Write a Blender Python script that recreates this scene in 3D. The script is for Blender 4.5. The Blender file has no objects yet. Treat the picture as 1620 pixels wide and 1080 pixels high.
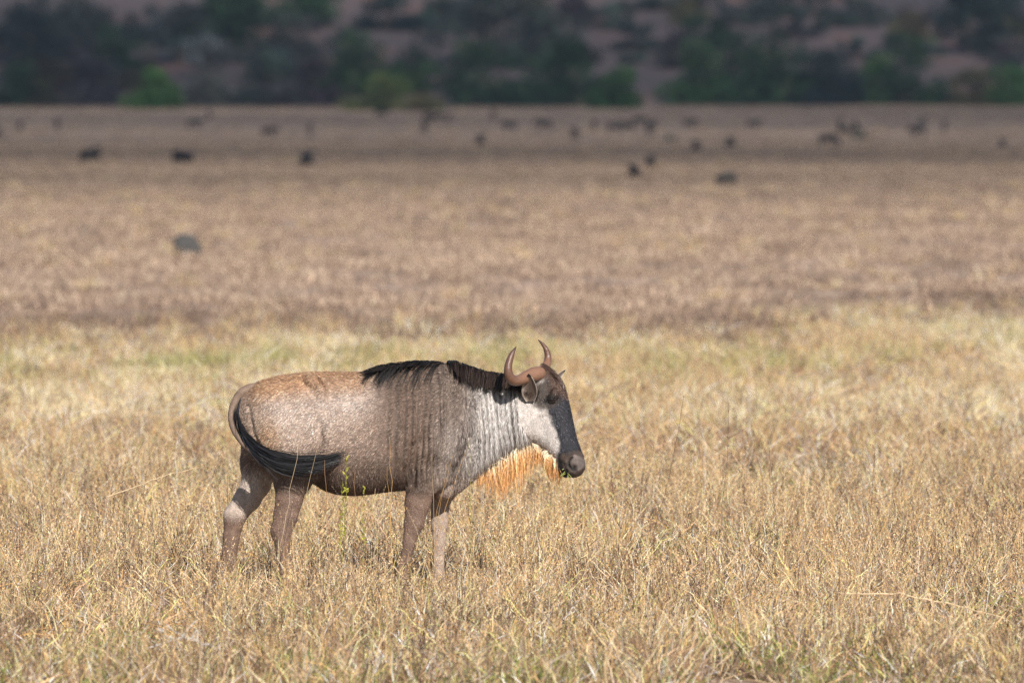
import bpy, math, random
import numpy as np
from mathutils import Vector
from mathutils.bvhtree import BVHTree

random.seed(7)
rng = np.random.default_rng(7)
S = bpy.context.scene
C = S.collection
R = math.radians

# ------------------------------------------------------------------ camera, sky, sun, exposure
CAM = np.array([0.0, -64.3, 2.8])
FPX = 18000.0                                   # 400 mm lens on a 36 mm sensor, in 1620-px units
PITCH = math.atan(377.0 / FPX)
cam_d = bpy.data.cameras.new('camera')
cam_d.lens = 400.0
cam_d.sensor_width = 36.0
cam_d.clip_start = 1.0
cam_d.clip_end = 12000.0
cam_d.dof.use_dof = True
cam_d.dof.focus_distance = 64.15
cam_d.dof.aperture_fstop = 5.6
cam = bpy.data.objects.new('camera', cam_d)
cam.location = CAM
cam.rotation_euler = (math.pi / 2 - PITCH, 0, 0)
C.objects.link(cam)
S.camera = cam

SUN = Vector((0.27, -0.79, 0.55)).normalized()   # towards the sun
w = bpy.data.worlds.new('World')
S.world = w
w.use_nodes = True
wn = w.node_tree
bg = wn.nodes['Background']
sky = wn.nodes.new('ShaderNodeTexSky')
sky.sky_type = 'NISHITA'
sky.sun_disc = False
sky.sun_elevation = math.asin(SUN.z)
sky.sun_rotation = math.atan2(SUN.x, SUN.y)
sky.altitude = 1100
wn.links.new(sky.outputs['Color'], bg.inputs['Color'])
bg.inputs['Strength'].default_value = 0.066
sun_d = bpy.data.lights.new('sun', 'SUN')
sun_d.energy = 5.0
sun_d.angle = R(0.53)
sun_d.color = (1.0, 0.94, 0.86)
sun = bpy.data.objects.new('sun', sun_d)
sun.rotation_euler = SUN.to_track_quat('Z', 'Y').to_euler()
sun.location = (30, -80, 60)
C.objects.link(sun)

S.view_settings.view_transform = 'Standard'
S.view_settings.look = 'None'
S.view_settings.gamma = 1.0
S.view_settings.exposure = 0.52
S.view_settings.use_curve_mapping = False
S.render.engine = 'CYCLES'
S.cycles.use_denoising = True
S.cycles.denoising_input_passes = 'RGB_ALBEDO_NORMAL'
S.cycles.denoising_prefilter = 'NONE'
S.cycles.use_adaptive_sampling = False
S.cycles.sample_clamp_indirect = 3.0
S.cycles.max_bounces = 6
S.cycles.diffuse_bounces = 3
S.cycles.transparent_max_bounces = 64
S.cycles.transmission_bounces = 3


HAZE = 6.5e-5


# ------------------------------------------------------------------ helpers
def ray(px, py):
    d = np.array([(px - 810.0) / FPX, 1.0, -(py - 540.0) / FPX])
    c, s = math.cos(PITCH), math.sin(PITCH)
    return np.array([d[0], d[1] * c + d[2] * s, -d[1] * s + d[2] * c])


def W(px, py, y=0.0):
    """world point seen at photo pixel px, py at world depth y"""
    d = ray(px, py)
    t = (y - CAM[1]) / d[1]
    return CAM + d * t


def to_px(P):
    """photo pixel of world points (n,3)"""
    P = np.asarray(P, float)
    q = P - CAM
    c, s = math.cos(PITCH), math.sin(PITCH)
    f = q[:, 1] * c - q[:, 2] * s
    u = q[:, 1] * s + q[:, 2] * c
    return 810 + FPX * q[:, 0] / f, 540 - FPX * u / f


def sstep(a, b, x):
    t = np.clip((np.asarray(x, float) - a) / (b - a), 0, 1)
    return t * t * (3 - 2 * t)


def hash3(i, j, k):
    n = (i * 374761393 + j * 668265263 + k * 1274126177) & 0x7fffffff
    n = ((n ^ (n >> 13)) * 1103515245 + 12345) & 0x7fffffff
    n = (n ^ (n >> 16)) & 0xffff
    return n / 65535.0


def vnoise(x, y, z=0.0):
    x, y, z = np.broadcast_arrays(np.asarray(x, float), np.asarray(y, float), np.asarray(z, float))
    xi, yi, zi = np.floor(x).astype(np.int64), np.floor(y).astype(np.int64), np.floor(z).astype(np.int64)
    fx, fy, fz = x - xi, y - yi, z - zi
    fx, fy, fz = fx * fx * (3 - 2 * fx), fy * fy * (3 - 2 * fy), fz * fz * (3 - 2 * fz)
    r = 0
    for a in (0, 1):
        for b in (0, 1):
            for c in (0, 1):
                r = r + hash3(xi + a, yi + b, zi + c) * np.where(a, fx, 1 - fx) * np.where(b, fy, 1 - fy) * np.where(c, fz, 1 - fz)
    return r


def fbm(x, y, z=0.0, o=3):
    r, a, t = 0, 0.5, 0
    for k in range(o):
        r = r + a * vnoise(np.asarray(x) * 2 ** k + 17 * k, np.asarray(y) * 2 ** k + 31 * k, np.asarray(z) * 2 ** k)
        t += a
        a *= 0.5
    return r / t


def mix(a, b, t):
    t = np.asarray(t)[..., None]
    return np.asarray(a) * (1 - t) + np.asarray(b) * t


def mesh_from(name, V, F, mat, col=None, smooth=False):
    """V (n,3); F list/array of faces with equal or mixed sizes; col (n,3) per vertex"""
    me = bpy.data.meshes.new(name)
    if isinstance(F, np.ndarray):
        nf, k = F.shape
        me.vertices.add(len(V))
        me.vertices.foreach_set('co', np.asarray(V, np.float32).ravel())
        me.loops.add(nf * k)
        me.loops.foreach_set('vertex_index', F.astype(np.int32).ravel())
        me.polygons.add(nf)
        me.polygons.foreach_set('loop_start', np.arange(0, nf * k, k, dtype=np.int32))
        me.polygons.foreach_set('loop_total', np.full(nf, k, np.int32))
        me.update(calc_edges=True)
    else:
        me.from_pydata([tuple(v) for v in V], [], F)
        me.update()
    if col is not None:
        at = me.color_attributes.new('Col', 'FLOAT_COLOR', 'POINT')
        c4 = np.ones((len(V), 4), np.float32)
        c4[:, :3] = col
        at.data.foreach_set('color', c4.ravel())
    if smooth:
        me.polygons.foreach_set('use_smooth', np.ones(len(me.polygons), bool))
    if mat is not None:
        me.materials.append(mat)
    return me


def link(name, me, parent=None, loc=None):
    o = bpy.data.objects.new(name, me)
    C.objects.link(o)
    if parent is not None:
        o.parent = parent
    if loc is not None:
        o.location = loc
    return o


def tag(o, label=None, cat=None, group=None, kind=None):
    for k, v in (('label', label), ('category', cat), ('group', group), ('kind', kind)):
        if v:
            o[k] = v
    return o


def copy_thing(o, loc, rz, scale=(1, 1, 1)):
    r = o.copy()
    C.objects.link(r)
    r.location = loc
    r.rotation_euler = (0, 0, rz)
    r.scale = scale
    for ch in o.children:
        c = ch.copy()
        C.objects.link(c)
        c.parent = r
    return r


def nodes_of(name):
    m = bpy.data.materials.new(name)
    m.use_nodes = True
    nt = m.node_tree
    return m, nt, nt.nodes, nt.links, nt.nodes['Principled BSDF']


def attr_mat(name, rough=0.8, transl=0.0, spec=0.2, noise=0.0, nscale=40.0, sheen=0.0):
    m, nt, N, L, p = nodes_of(name)
    a = N.new('ShaderNodeAttribute')
    a.attribute_name = 'Col'
    src = a.outputs['Color']
    if noise > 0:
        tc = N.new('ShaderNodeTexCoord')
        no = N.new('ShaderNodeTexNoise')
        no.inputs['Scale'].default_value = nscale
        no.inputs['Detail'].default_value = 4
        L.new(tc.outputs['Object'], no.inputs['Vector'])
        mr = N.new('ShaderNodeMapRange')
        mr.inputs['From Min'].default_value = 0.25
        mr.inputs['From Max'].default_value = 0.75
        mr.inputs['To Min'].default_value = 1 - noise
        mr.inputs['To Max'].default_value = 1 + noise
        L.new(no.outputs['Fac'], mr.inputs['Value'])
        mul = N.new('ShaderNodeVectorMath')
        mul.operation = 'SCALE'
        L.new(src, mul.inputs[0])
        L.new(mr.outputs['Result'], mul.inputs['Scale'])
        src = mul.outputs['Vector']
        bp = N.new('ShaderNodeBump')
        bp.inputs['Strength'].default_value = 0.35
        bp.inputs['Distance'].default_value = 0.01
        L.new(no.outputs['Fac'], bp.inputs['Height'])
        L.new(bp.outputs['Normal'], p.inputs['Normal'])
    L.new(src, p.inputs['Base Color'])
    p.inputs['Roughness'].default_value = rough
    p.inputs['Specular IOR Level'].default_value = spec
    p.inputs['Sheen Weight'].default_value = sheen
    if transl > 0:
        t = N.new('ShaderNodeBsdfTranslucent')
        L.new(src, t.inputs['Color'])
        mx = N.new('ShaderNodeMixShader')
        mx.inputs['Fac'].default_value = transl
        L.new(p.outputs['BSDF'], mx.inputs[1])
        L.new(t.outputs['BSDF'], mx.inputs[2])
        L.new(mx.outputs['Shader'], N['Material Output'].inputs['Surface'])
    return m


M_grass = attr_mat('dry_grass_blades', 0.6, 0.28, 0.25)
M_fur = attr_mat('coat_hairs', 0.5, 0.05, 0.35)
M_skin = attr_mat('wildebeest_hide', 0.65, 0.0, 0.25, noise=0.3, nscale=160)
M_hair = attr_mat('long_hair', 0.38, 0.10, 0.5)
M_leaf = attr_mat('leaves', 0.7, 0.2, 0.2)
M_bark = attr_mat('bark', 0.9, 0.0, 0.1, noise=0.3, nscale=6)
M_stone = attr_mat('weathered_stone', 0.9, 0.0, 0.2, noise=0.35, nscale=14)
M_dark = attr_mat('dark_hide', 0.8, 0.0, 0.1, noise=0.3, nscale=8)


# ------------------------------------------------------------------ ground
def gz(x, y):
    """height of the ground: flat plain, a slight rise towards the trees, then a hillside"""
    x = np.asarray(x, float)
    y = np.asarray(y, float)
    d = y - CAM[1]
    z = 2.25 * sstep(700, 1320, d)
    hd = d - (1345 + 40 * (vnoise(x / 90.0 + 3.3, 0.5) - 0.5))
    hill = np.where(hd > 0, 0.115 * hd * sstep(0, 60, hd), 0)
    hill = 75 * (1 - np.exp(-hill / 75.0))
    z = z + hill * (0.85 + 0.3 * vnoise(x / 70.0, y / 80.0, 2.0))
    z = z + 0.09 * sstep(110, 200, d) * (1 - .85 * sstep(220, 420, d)) * (fbm(x / 14.0, y / 30.0, 0.0, 2) - 0.5)
    return z


def ground_hit(px, py):
    d = ray(px, py)
    t = np.linspace(30, 2600, 20000)
    P = CAM[None] + d[None] * t[:, None]
    below = P[:, 2] <= gz(P[:, 0], P[:, 1])
    k = int(np.argmax(below))
    p = P[k]
    return np.array([p[0], p[1], float(gz(p[0], p[1]))])


ys = np.concatenate([np.linspace(-400, -40, 20), np.linspace(-38, 90, 90), np.linspace(92, 500, 150),
                     np.linspace(505, 1250, 120), np.linspace(1255, 1700, 110), np.linspace(1720, 3600, 50)])
xs = np.concatenate([np.linspace(-2200, -210, 24), np.linspace(-200, -62, 40), np.linspace(-60, 60, 90),
                     np.linspace(62, 200, 40), np.linspace(210, 2200, 24)])
GX, GY = np.meshgrid(xs, ys)
GV = np.stack([GX.ravel(), GY.ravel(), gz(GX.ravel(), GY.ravel())], 1)
nx_, ny_ = len(xs), len(ys)
ii = (np.arange(ny_ - 1)[:, None] * nx_ + np.arange(nx_ - 1)[None]).ravel()
GF = np.stack([ii, ii + 1, ii + 1 + nx_, ii + nx_], 1)

mg, nt, N, L, p = nodes_of('savanna_ground')
geo = N.new('ShaderNodeNewGeometry')


def noise_node(scale, vec, detail=4, rough=0.55):
    mp = N.new('ShaderNodeMapping')
    mp.inputs['Scale'].default_value = scale
    L.new(vec, mp.inputs['Vector'])
    n = N.new('ShaderNodeTexNoise')
    n.inputs['Scale'].default_value = 1.0
    n.inputs['Detail'].default_value = detail
    n.inputs['Roughness'].default_value = rough
    L.new(mp.outputs['Vector'], n.inputs['Vector'])
    return n.outputs['Fac']


def ramp(fac, stops):
    r = N.new('ShaderNodeValToRGB')
    el = r.color_ramp.elements
    while len(el) < len(stops):
        el.new(0.5)
    for e, (pos, c) in zip(el, stops):
        e.position = pos
        e.color = (*c, 1)
    L.new(fac, r.inputs['Fac'])
    return r.outputs['Color']


def mixc(fac, a, b, mode='MIX'):
    m = N.new('ShaderNodeMix')
    m.data_type = 'RGBA'
    m.blend_type = mode
    if isinstance(fac, float):
        m.inputs['Factor'].default_value = fac
    else:
        L.new(fac, m.inputs['Factor'])
    for s, v in ((6, a), (7, b)):
        if isinstance(v, tuple):
            m.inputs[s].default_value = (*v, 1)
        else:
            L.new(v, m.inputs[s])
    return m.outputs[2]


pos = geo.outputs['Position']
fine = noise_node((3.0, 1.2, 3.0), pos, 6, 0.7)
patch = noise_node((0.16, 0.05, 0.16), pos, 5, 0.6)
broad = noise_node((0.03, 0.012, 0.03), pos, 4, 0.55)
soil = ramp(fine, [(0.25, (0.205, 0.14, 0.108)), (0.5, (0.33, 0.24, 0.185)), (0.75, (0.45, 0.34, 0.26))])
straw = ramp(fine, [(0.25, (0.25, 0.178, 0.125)), (0.5, (0.41, 0.305, 0.215)), (0.8, (0.56, 0.43, 0.305))])
pm = N.new('ShaderNodeMapRange')
pm.inputs['From Min'].default_value = 0.42
pm.inputs['From Max'].default_value = 0.62
L.new(patch, pm.inputs['Value'])
gcol = mixc(pm.outputs['Result'], soil, straw)
bm_ = N.new('ShaderNodeMapRange')
bm_.inputs['From Min'].default_value = 0.35
bm_.inputs['From Max'].default_value = 0.7
bm_.inputs['To Min'].default_value = 0.0
bm_.inputs['To Max'].default_value = 0.55
L.new(broad, bm_.inputs['Value'])
gcol = mixc(bm_.outputs['Result'], gcol, (0.33, 0.245, 0.20))
# hillside: grey-mauve dry soil with rusty bare patches, by height above the plain
sep = N.new('ShaderNodeSeparateXYZ')
L.new(pos, sep.inputs[0])
hm = N.new('ShaderNodeMapRange')
hm.inputs['From Min'].default_value = 2.4
hm.inputs['From Max'].default_value = 3.6
L.new(sep.outputs['Z'], hm.inputs['Value'])
rust = noise_node((0.10, 0.05, 0.3), pos, 4, 0.6)
hillc = ramp(rust, [(0.3, (0.115, 0.096, 0.095)), (0.55, (0.145, 0.11, 0.105)), (0.63, (0.185, 0.115, 0.095)), (0.76, (0.24, 0.115, 0.078))])
gcol = mixc(hm.outputs['Result'], gcol, hillc)
L.new(gcol, p.inputs['Base Color'])
p.inputs['Roughness'].default_value = 0.95
p.inputs['Specular IOR Level'].default_value = 0.1
bp = N.new('ShaderNodeBump')
bp.inputs['Strength'].default_value = 0.8
bp.inputs['Distance'].default_value = 0.12
L.new(fine, bp.inputs['Height'])
L.new(bp.outputs['Normal'], p.inputs['Normal'])
ground = link('ground', mesh_from('ground', GV, GF, mg, smooth=True))
tag(ground, kind='structure')

# ------------------------------------------------------------------ cloud whose shadow lies over the far plain
m_c, nt, N, L, p = nodes_of('cloud_vapour')
p.inputs['Base Color'].default_value = (0.9, 0.9, 0.92, 1)
p.inputs['Roughness'].default_value = 1.0
p.inputs['Specular IOR Level'].default_value = 0.0
tl = N.new('ShaderNodeBsdfTranslucent')
tl.inputs['Color'].default_value = (0.9, 0.9, 0.92, 1)
m1 = N.new('ShaderNodeMixShader')
m1.inputs['Fac'].default_value = 0.5
L.new(p.outputs['BSDF'], m1.inputs[1])
L.new(tl.outputs['BSDF'], m1.inputs[2])
tr = N.new('ShaderNodeBsdfTransparent')
m2 = N.new('ShaderNodeMixShader')
da = N.new('ShaderNodeAttribute')
da.attribute_name = 'Col'
L.new(da.outputs['Fac'], m2.inputs['Fac'])
L.new(tr.outputs['BSDF'], m2.inputs[1])
L.new(m1.outputs['Shader'], m2.inputs[2])
L.new(m2.outputs['Shader'], N['Material Output'].inputs['Surface'])
import bmesh
bm = bmesh.new()
bmesh.ops.create_icosphere(bm, subdivisions=2, radius=1.0)
ico_v = np.array([v.co[:] for v in bm.verts])
ico_f = np.array([[v.index for v in f.verts] for f in bm.faces])
bm.free()
CLOUD_H = 1500.0
off = np.array([SUN.x, SUN.y]) / SUN.z * CLOUD_H
cv, cf, cd_, nv = [], [], [], 0
for k in range(1950):
    if k < 1300:                                   # thin ragged fringe towards the camera
        q = rng.random()
        sy = 245 + 875 * q
        r = rng.uniform(14, 40)
        sx, den = rng.uniform(-170, 170), 0.037 * float(sstep(.0, .27, q)) + 0.003 * q
    else:
        sy = rng.uniform(1090, 2700)
        r = rng.uniform(40, 115)
        sx, den = rng.uniform(-900, 900), 0.115
    q = ico_v * (1 + 0.28 * (rng.random((len(ico_v), 1)) - 0.5)) * np.array([r * 1.3, r, r * 0.35])
    cv.append(q + np.array([sx + off[0], sy + CAM[1] + off[1], CLOUD_H + rng.uniform(-40, 60)]))
    cf.append(ico_f + nv)
    cd_.append(np.full((len(ico_v), 3), den))
    nv += len(ico_v)
cloud = link('cloud', mesh_from('cloud', np.concatenate(cv), np.concatenate(cf), m_c, np.concatenate(cd_), smooth=True))
tag(cloud, kind='structure')

# ------------------------------------------------------------------ wildebeest: signed-distance body, meshed by surface nets
EDGES = [((0, 0, 0), (1, 0, 0)), ((0, 1, 0), (1, 1, 0)), ((0, 0, 1), (1, 0, 1)), ((0, 1, 1), (1, 1, 1)),
         ((0, 0, 0), (0, 1, 0)), ((1, 0, 0), (1, 1, 0)), ((0, 0, 1), (0, 1, 1)), ((1, 0, 1), (1, 1, 1)),
         ((0, 0, 0), (0, 0, 1)), ((1, 0, 0), (1, 0, 1)), ((0, 1, 0), (0, 1, 1)), ((1, 1, 0), (1, 1, 1))]


def surface_nets(F, org, h):
    n = np.array(F.shape)
    ins = F < 0
    cnt = np.zeros(n - 1, np.int8)
    for a in (0, 1):
        for b in (0, 1):
            for c in (0, 1):
                cnt += ins[a:n[0] - 1 + a, b:n[1] - 1 + b, c:n[2] - 1 + c]
    I, J, K = np.nonzero((cnt > 0) & (cnt < 8))
    acc = np.zeros((len(I), 3))
    num = np.zeros(len(I))
    for a, b in EDGES:
        f0 = F[I + a[0], J + a[1], K + a[2]]
        f1 = F[I + b[0], J + b[1], K + b[2]]
        cr = (f0 < 0) != (f1 < 0)
        t = np.where(cr, f0 / np.where(cr, f0 - f1, 1), 0)
        for ax in range(3):
            acc[:, ax] += np.where(cr, a[ax] + t * (b[ax] - a[ax]), 0)
        num += cr
    V = (np.stack([I, J, K], 1) + acc / num[:, None]) * h + org
    idx = -np.ones(n - 1, np.int64)
    idx[I, J, K] = np.arange(len(I))
    quads = []
    for ax in range(3):
        b, c = (ax + 1) % 3, (ax + 2) % 3
        sl0, sl1 = [slice(None)] * 3, [slice(None)] * 3
        sl0[ax], sl1[ax] = slice(0, -1), slice(1, None)
        s0, s1 = ins[tuple(sl0)], ins[tuple(sl1)]
        E = np.stack(np.nonzero(s0 != s1), 1)
        E = E[(E[:, b] > 0) & (E[:, c] > 0) & (E[:, b] < n[b] - 1) & (E[:, c] < n[c] - 1)]
        flip = s0[E[:, 0], E[:, 1], E[:, 2]]
        q = []
        for db, dc in ((-1, -1), (0, -1), (0, 0), (-1, 0)):
            T = E.copy()
            T[:, b] += db
            T[:, c] += dc
            q.append(idx[T[:, 0], T[:, 1], T[:, 2]])
        q = np.stack(q, 1)
        q = np.where(flip[:, None], q, q[:, ::-1])
        quads.append(q)
    return V, np.concatenate(quads)


def X_(px):
    return (px - 810.0) / 280.0


def Z_(py):
    return (947.0 - py) / 280.0


#            px   top  bottom half-width(m)
TORSO = np.array([
    (373, 648, 682, 0.03), (378, 632, 694, 0.075), (386, 619, 706, 0.115), (398, 608, 718, 0.15), (415, 600, 730, 0.185),
    (450, 593, 746, 0.222), (490, 588.5, 760, 0.245), (520, 588, 781, 0.262), (560, 589, 785, 0.275),
    (600, 588, 780, 0.275), (640, 580, 775, 0.262), (670, 574, 777, 0.245), (700, 572, 789, 0.225), (715, 577, 785, 0.205),
    (730, 583, 772, 0.182), (745, 588, 759, 0.158), (770, 597, 744, 0.135), (800, 602, 722, 0.118),
    (830, 604, 708, 0.105), (850, 612, 700, 0.085), (866, 622, 690, 0.05)], float)
LEGS = {  # px, py, y (m), radius px ; first entries reach into the trunk
    'hind_near': [(452, 655, -.085, 58), (462, 728, -.135, 40), (463, 757, -.14, 30), (459, 785, -.14, 22), (452, 815, -.14, 18.5), (445, 838, -.14, 16.5),
                  (447, 862, -.14, 11.3), (453, 905, -.14, 10.5), (457, 928, -.14, 12.5), (465, 945, -.14, 13)],
    'hind_far': [(425, 680, .085, 46), (411, 735, .13, 31), (404, 765, .14, 23), (390, 790, .14, 20.5), (370, 818, .14, 17.5), (365, 850, .14, 13),
                 (360, 890, .14, 11), (356, 915, .14, 10.5), (354, 932, .14, 12), (361, 945, .14, 12.5)],
    'fore_near': [(693, 690, -.13, 44), (676, 740, -.135, 31), (667, 766, -.135, 23), (661, 795, -.13, 19.5), (655, 826, -.13, 15.5), (648, 855, -.13, 11),
                  (641, 885, -.13, 9.3), (634, 918, -.13, 10), (630, 934, -.13, 12), (633, 946, -.13, 12.5)],
    'fore_far': [(705, 735, .11, 32), (703, 770, .12, 23), (696, 798, .125, 15.5), (695, 830, .125, 13.5), (694, 860, .125, 9.6),
                 (694, 912, .125, 9.5), (694, 932, .125, 11.5), (697, 945, .125, 12)]}
YAW = R(17)
HEAD_O = W(862, 590, 0.0)
HT = np.array([0.293, 0.0, -0.956])               # along the face, poll to muzzle (photo plane)
HN = np.array([0.956, 0.0, 0.293])                # out of the face


def yawed(v):
    c, s = math.cos(YAW), math.sin(YAW)
    return np.array([v[0] * c, -v[0] * s, v[2]])


HTw, HNw = yawed(HT), yawed(HN)
HTw /= np.linalg.norm(HTw)
HNw -= HTw * HNw.dot(HTw)
HNw /= np.linalg.norm(HNw)
HLw = np.cross(HNw, HTw)
if HLw[1] > 0:
    HLw = -HLw                                     # lateral, towards the camera
#            u(px) front  back  half-width(m)
HEAD = np.array([(-10, 4, -22, 0.040), (0, 14, -34, 0.076), (20, 22, -44, 0.096), (40, 25, -52, 0.102), (60, 24, -56, 0.096), (80, 22.5, -55, 0.086),
                 (100, 21, -47, 0.076), (115, 20, -35, 0.068), (130, 21, -25, 0.064), (145, 22, -21, 0.069), (156, 21, -19, 0.070),
                 (163, 19, -15, 0.064), (168, 14, -10, 0.050), (172, 7, -4, 0.03)], float)


def body_field(h, org, shape):
    ax = [org[k] + h * np.arange(shape[k]) for k in range(3)]
    F = np.full(shape, 9.0, np.float32)

    def region(lo, hi):
        s = []
        for k in range(3):
            a = max(0, int((lo[k] - org[k]) / h) - 1)
            b = min(shape[k], int((hi[k] - org[k]) / h) + 2)
            s.append(slice(a, max(a, b)))
        return tuple(s)

    def blend(sl, d, k):
        f = F[sl]
        e = np.maximum(k - np.abs(f - d), 0) / k
        F[sl] = np.minimum(f, d) - e * e * k * 0.25

    # trunk and neck
    tx = X_(TORSO[:, 0])
    sl = region((tx[0] - .08, -.40, -.05), (tx[-1] + .08, .40, 1.45))
    x, y, z = ax[0][sl[0]], ax[1][sl[1]], ax[2][sl[2]]
    zt, zb = np.interp(x, tx, Z_(TORSO[:, 1])), np.interp(x, tx, Z_(TORSO[:, 2]))
    hw = np.interp(x, tx, TORSO[:, 3])
    ker = np.hanning(int(0.10 / h) * 2 + 3)
    ker /= ker.sum()

    def sm(a):
        n = len(ker) // 2
        return np.convolve(np.pad(a, n, mode='edge'), ker, 'valid')
    zt, zb, hw = sm(zt), sm(zb), sm(hw)
    zc, hz = (zt + zb) / 2, (zt - zb) / 2
    v = (z[None] - zc[:, None]) / hz[:, None]
    px = x * 280 + 810
    ridge = np.interp(px, [380, 480, 560, 640, 700, 760, 830], [.10, .22, .28, .42, .45, .25, .15])
    shp = 1 - ridge[:, None] * np.clip(v, 0, 1.3) ** 1.5
    wy = hw[:, None] * np.clip(shp, .2, 1)
    pw = 2.25
    r = ((np.abs(y)[None, :, None] / wy[:, None, :]) ** pw + np.abs(v)[:, None, :] ** pw) ** (1 / pw)
    d = (r - 1) * np.minimum(hz, hw)[:, None, None]
    over = np.maximum(np.maximum(tx[0] - x, x - tx[-1]), 0)
    d = d + over[:, None, None]
    F[sl] = np.minimum(F[sl], d)

    def cone(a, b, ra, rb, k, ys=1.0):
        a, b = np.array(a), np.array(b)
        m = max(ra, rb) + k + .01
        sl = region(np.minimum(a, b) - m, np.maximum(a, b) + m)
        x, y, z = ax[0][sl[0]][:, None, None], ax[1][sl[1]][None, :, None], ax[2][sl[2]][None, None, :]
        ab = b - a
        t = np.clip(((x - a[0]) * ab[0] + (y - a[1]) * ab[1] + (z - a[2]) * ab[2]) / ab.dot(ab), 0, 1)
        dx, dy, dz = x - a[0] - t * ab[0], (y - a[1] - t * ab[1]) / ys, z - a[2] - t * ab[2]
        d = np.sqrt(dx * dx + dy * dy + dz * dz) - (ra + (rb - ra) * t)
        blend(sl, d, k)

    for name, pts in LEGS.items():
        for k in range(len(pts) - 1):
            a, b = pts[k], pts[k + 1]
            top = k < 2
            ky = (0.045 if k == 0 else 0.03) if top else 0.014
            # limbs are deeper fore-and-aft than across, the thigh most of all
            cone((X_(a[0]), a[2], Z_(a[1])), (X_(b[0]), b[2], Z_(b[1])), a[3] / 280, b[3] / 280, ky, 0.72 if top else (0.66 if k < 5 else 0.8))
    # brisket, shoulder point, throat, jaw
    cone((X_(700), 0, Z_(765)), (X_(724), 0, Z_(742)), .085, .09, .04, 1.1)
    cone((X_(722), -.10, Z_(720)), (X_(700), -.12, Z_(740)), .075, .07, .05)
    cone((X_(722), .10, Z_(720)), (X_(700), .12, Z_(740)), .075, .07, .05)
    # hip bones
    for s in (-1, 1):
        cone((X_(497), s * .135, Z_(603)), (X_(512), s * .16, Z_(622)), .045, .03, .035)
    # head
    u_, fr, bk, hw = HEAD[:, 0] / 280, HEAD[:, 1] / 280, HEAD[:, 2] / 280, HEAD[:, 3]
    sl = region((HEAD_O[0] - .28, -.32, HEAD_O[2] - .72), (HEAD_O[0] + .32, .32, HEAD_O[2] + .14))
    x, y, z = (ax[0][sl[0]][:, None, None] - HEAD_O[0], ax[1][sl[1]][None, :, None] - HEAD_O[1], ax[2][sl[2]][None, None, :] - HEAD_O[2])
    U = x * HTw[0] + y * HTw[1] + z * HTw[2]
    Vv = x * HNw[0] + y * HNw[1] + z * HNw[2]
    L_ = x * HLw[0] + y * HLw[1] + z * HLw[2]
    f_, b_, w_ = np.interp(U, u_, fr), np.interp(U, u_, bk), np.interp(U, u_, hw)
    c_, hd = (f_ + b_) / 2, (f_ - b_) / 2
    vv = (Vv - c_) / hd
    taper = 1 - 0.30 * np.clip(vv, 0, 1) ** 2 - 0.25 * np.clip(-vv, 0, 1) ** 2
    taper = taper + 0.28 * np.clip(vv, 0, 1) ** 2 * sstep(.42, .52, U)    # broad muzzle
    r = ((np.abs(L_) / (w_ * taper)) ** 2.4 + np.abs(vv) ** 2.4) ** (1 / 2.4)
    d = np.maximum((r - 1) * np.minimum(hd, w_), np.maximum(u_[0] - U, U - u_[-1]))
    blend(sl, d.astype(np.float32), .035)

    def hp(u, v, l):
        return HEAD_O + HTw * u / 280 + HNw * v / 280 + HLw * l

    for s in (-1, 1):
        cone(hp(34, 14, s * .078), hp(44, 8, s * .090),   .020, .018, .02)        # brow over the eye
        cone(hp(58, -30, s * .062), hp(86, -36, s * .055), .040, .034, .03)     # jaw muscle
        cone(hp(142, 12, s * .050), hp(153, 10, s * .050), .026, .024, .012)    # nostril wing
    cone(hp(148, -16, .0), hp(160, -13, .0), .036, .030, .012, 1.3)               # lower lip
    # mouth slit and nostrils, carved
    for s in (-1, 1):
        for a, b, ra in ((hp(149, 15, s * .073), hp(156, 7, s * .077), .0085), (hp(141, -8, s * .070), hp(163, -3, s * .060), .006)):
            m = .03
            sl = region(np.minimum(a, b) - m, np.maximum(a, b) + m)
            x, y, z = ax[0][sl[0]][:, None, None], ax[1][sl[1]][None, :, None], ax[2][sl[2]][None, None, :]
            ab = b - a
            t = np.clip(((x - a[0]) * ab[0] + (y - a[1]) * ab[1] + (z - a[2]) * ab[2]) / ab.dot(ab), 0, 1)
            d = np.sqrt((x - a[0] - t * ab[0]) ** 2 + (y - a[1] - t * ab[1]) ** 2 + (z - a[2] - t * ab[2]) ** 2) - ra
            F[sl] = np.maximum(F[sl], -d)
    return F


H_ = 0.0055
org = np.array([-1.70, -0.40, -0.06])
shape = (int(2.26 / H_), int(0.80 / H_), int(1.50 / H_))
BV, BF = surface_nets(body_field(H_, org, shape), org, H_)


def smooth_mesh(V, F, n, lam=0.5):
    e = np.concatenate([F[:, [0, 1]], F[:, [1, 2]], F[:, [2, 3]], F[:, [3, 0]]])
    deg = np.bincount(e.ravel(), minlength=len(V)).astype(float)
    for k in range(n):
        acc = np.zeros_like(V)
        for a in range(3):
            acc[:, a] = np.bincount(e[:, 0], V[e[:, 1], a], len(V)) + np.bincount(e[:, 1], V[e[:, 0], a], len(V))
        V = V + lam * (acc / np.maximum(deg, 1)[:, None] - V)
    return V


def normals(V, F):
    n = np.cross(V[F[:, 2]] - V[F[:, 0]], V[F[:, 3]] - V[F[:, 1]])
    vn = np.zeros_like(V)
    for k in range(4):
        for a in range(3):
            vn[:, a] += np.bincount(F[:, k], n[:, a], len(V))
    return vn / np.maximum(np.linalg.norm(vn, axis=1), 1e-12)[:, None]


BV = smooth_mesh(BV, BF, 3)
BN = normals(BV, BF)


def head_uv(P):
    q = P - HEAD_O
    return q @ HTw * 280, q @ HNw * 280, q @ HLw


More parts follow.
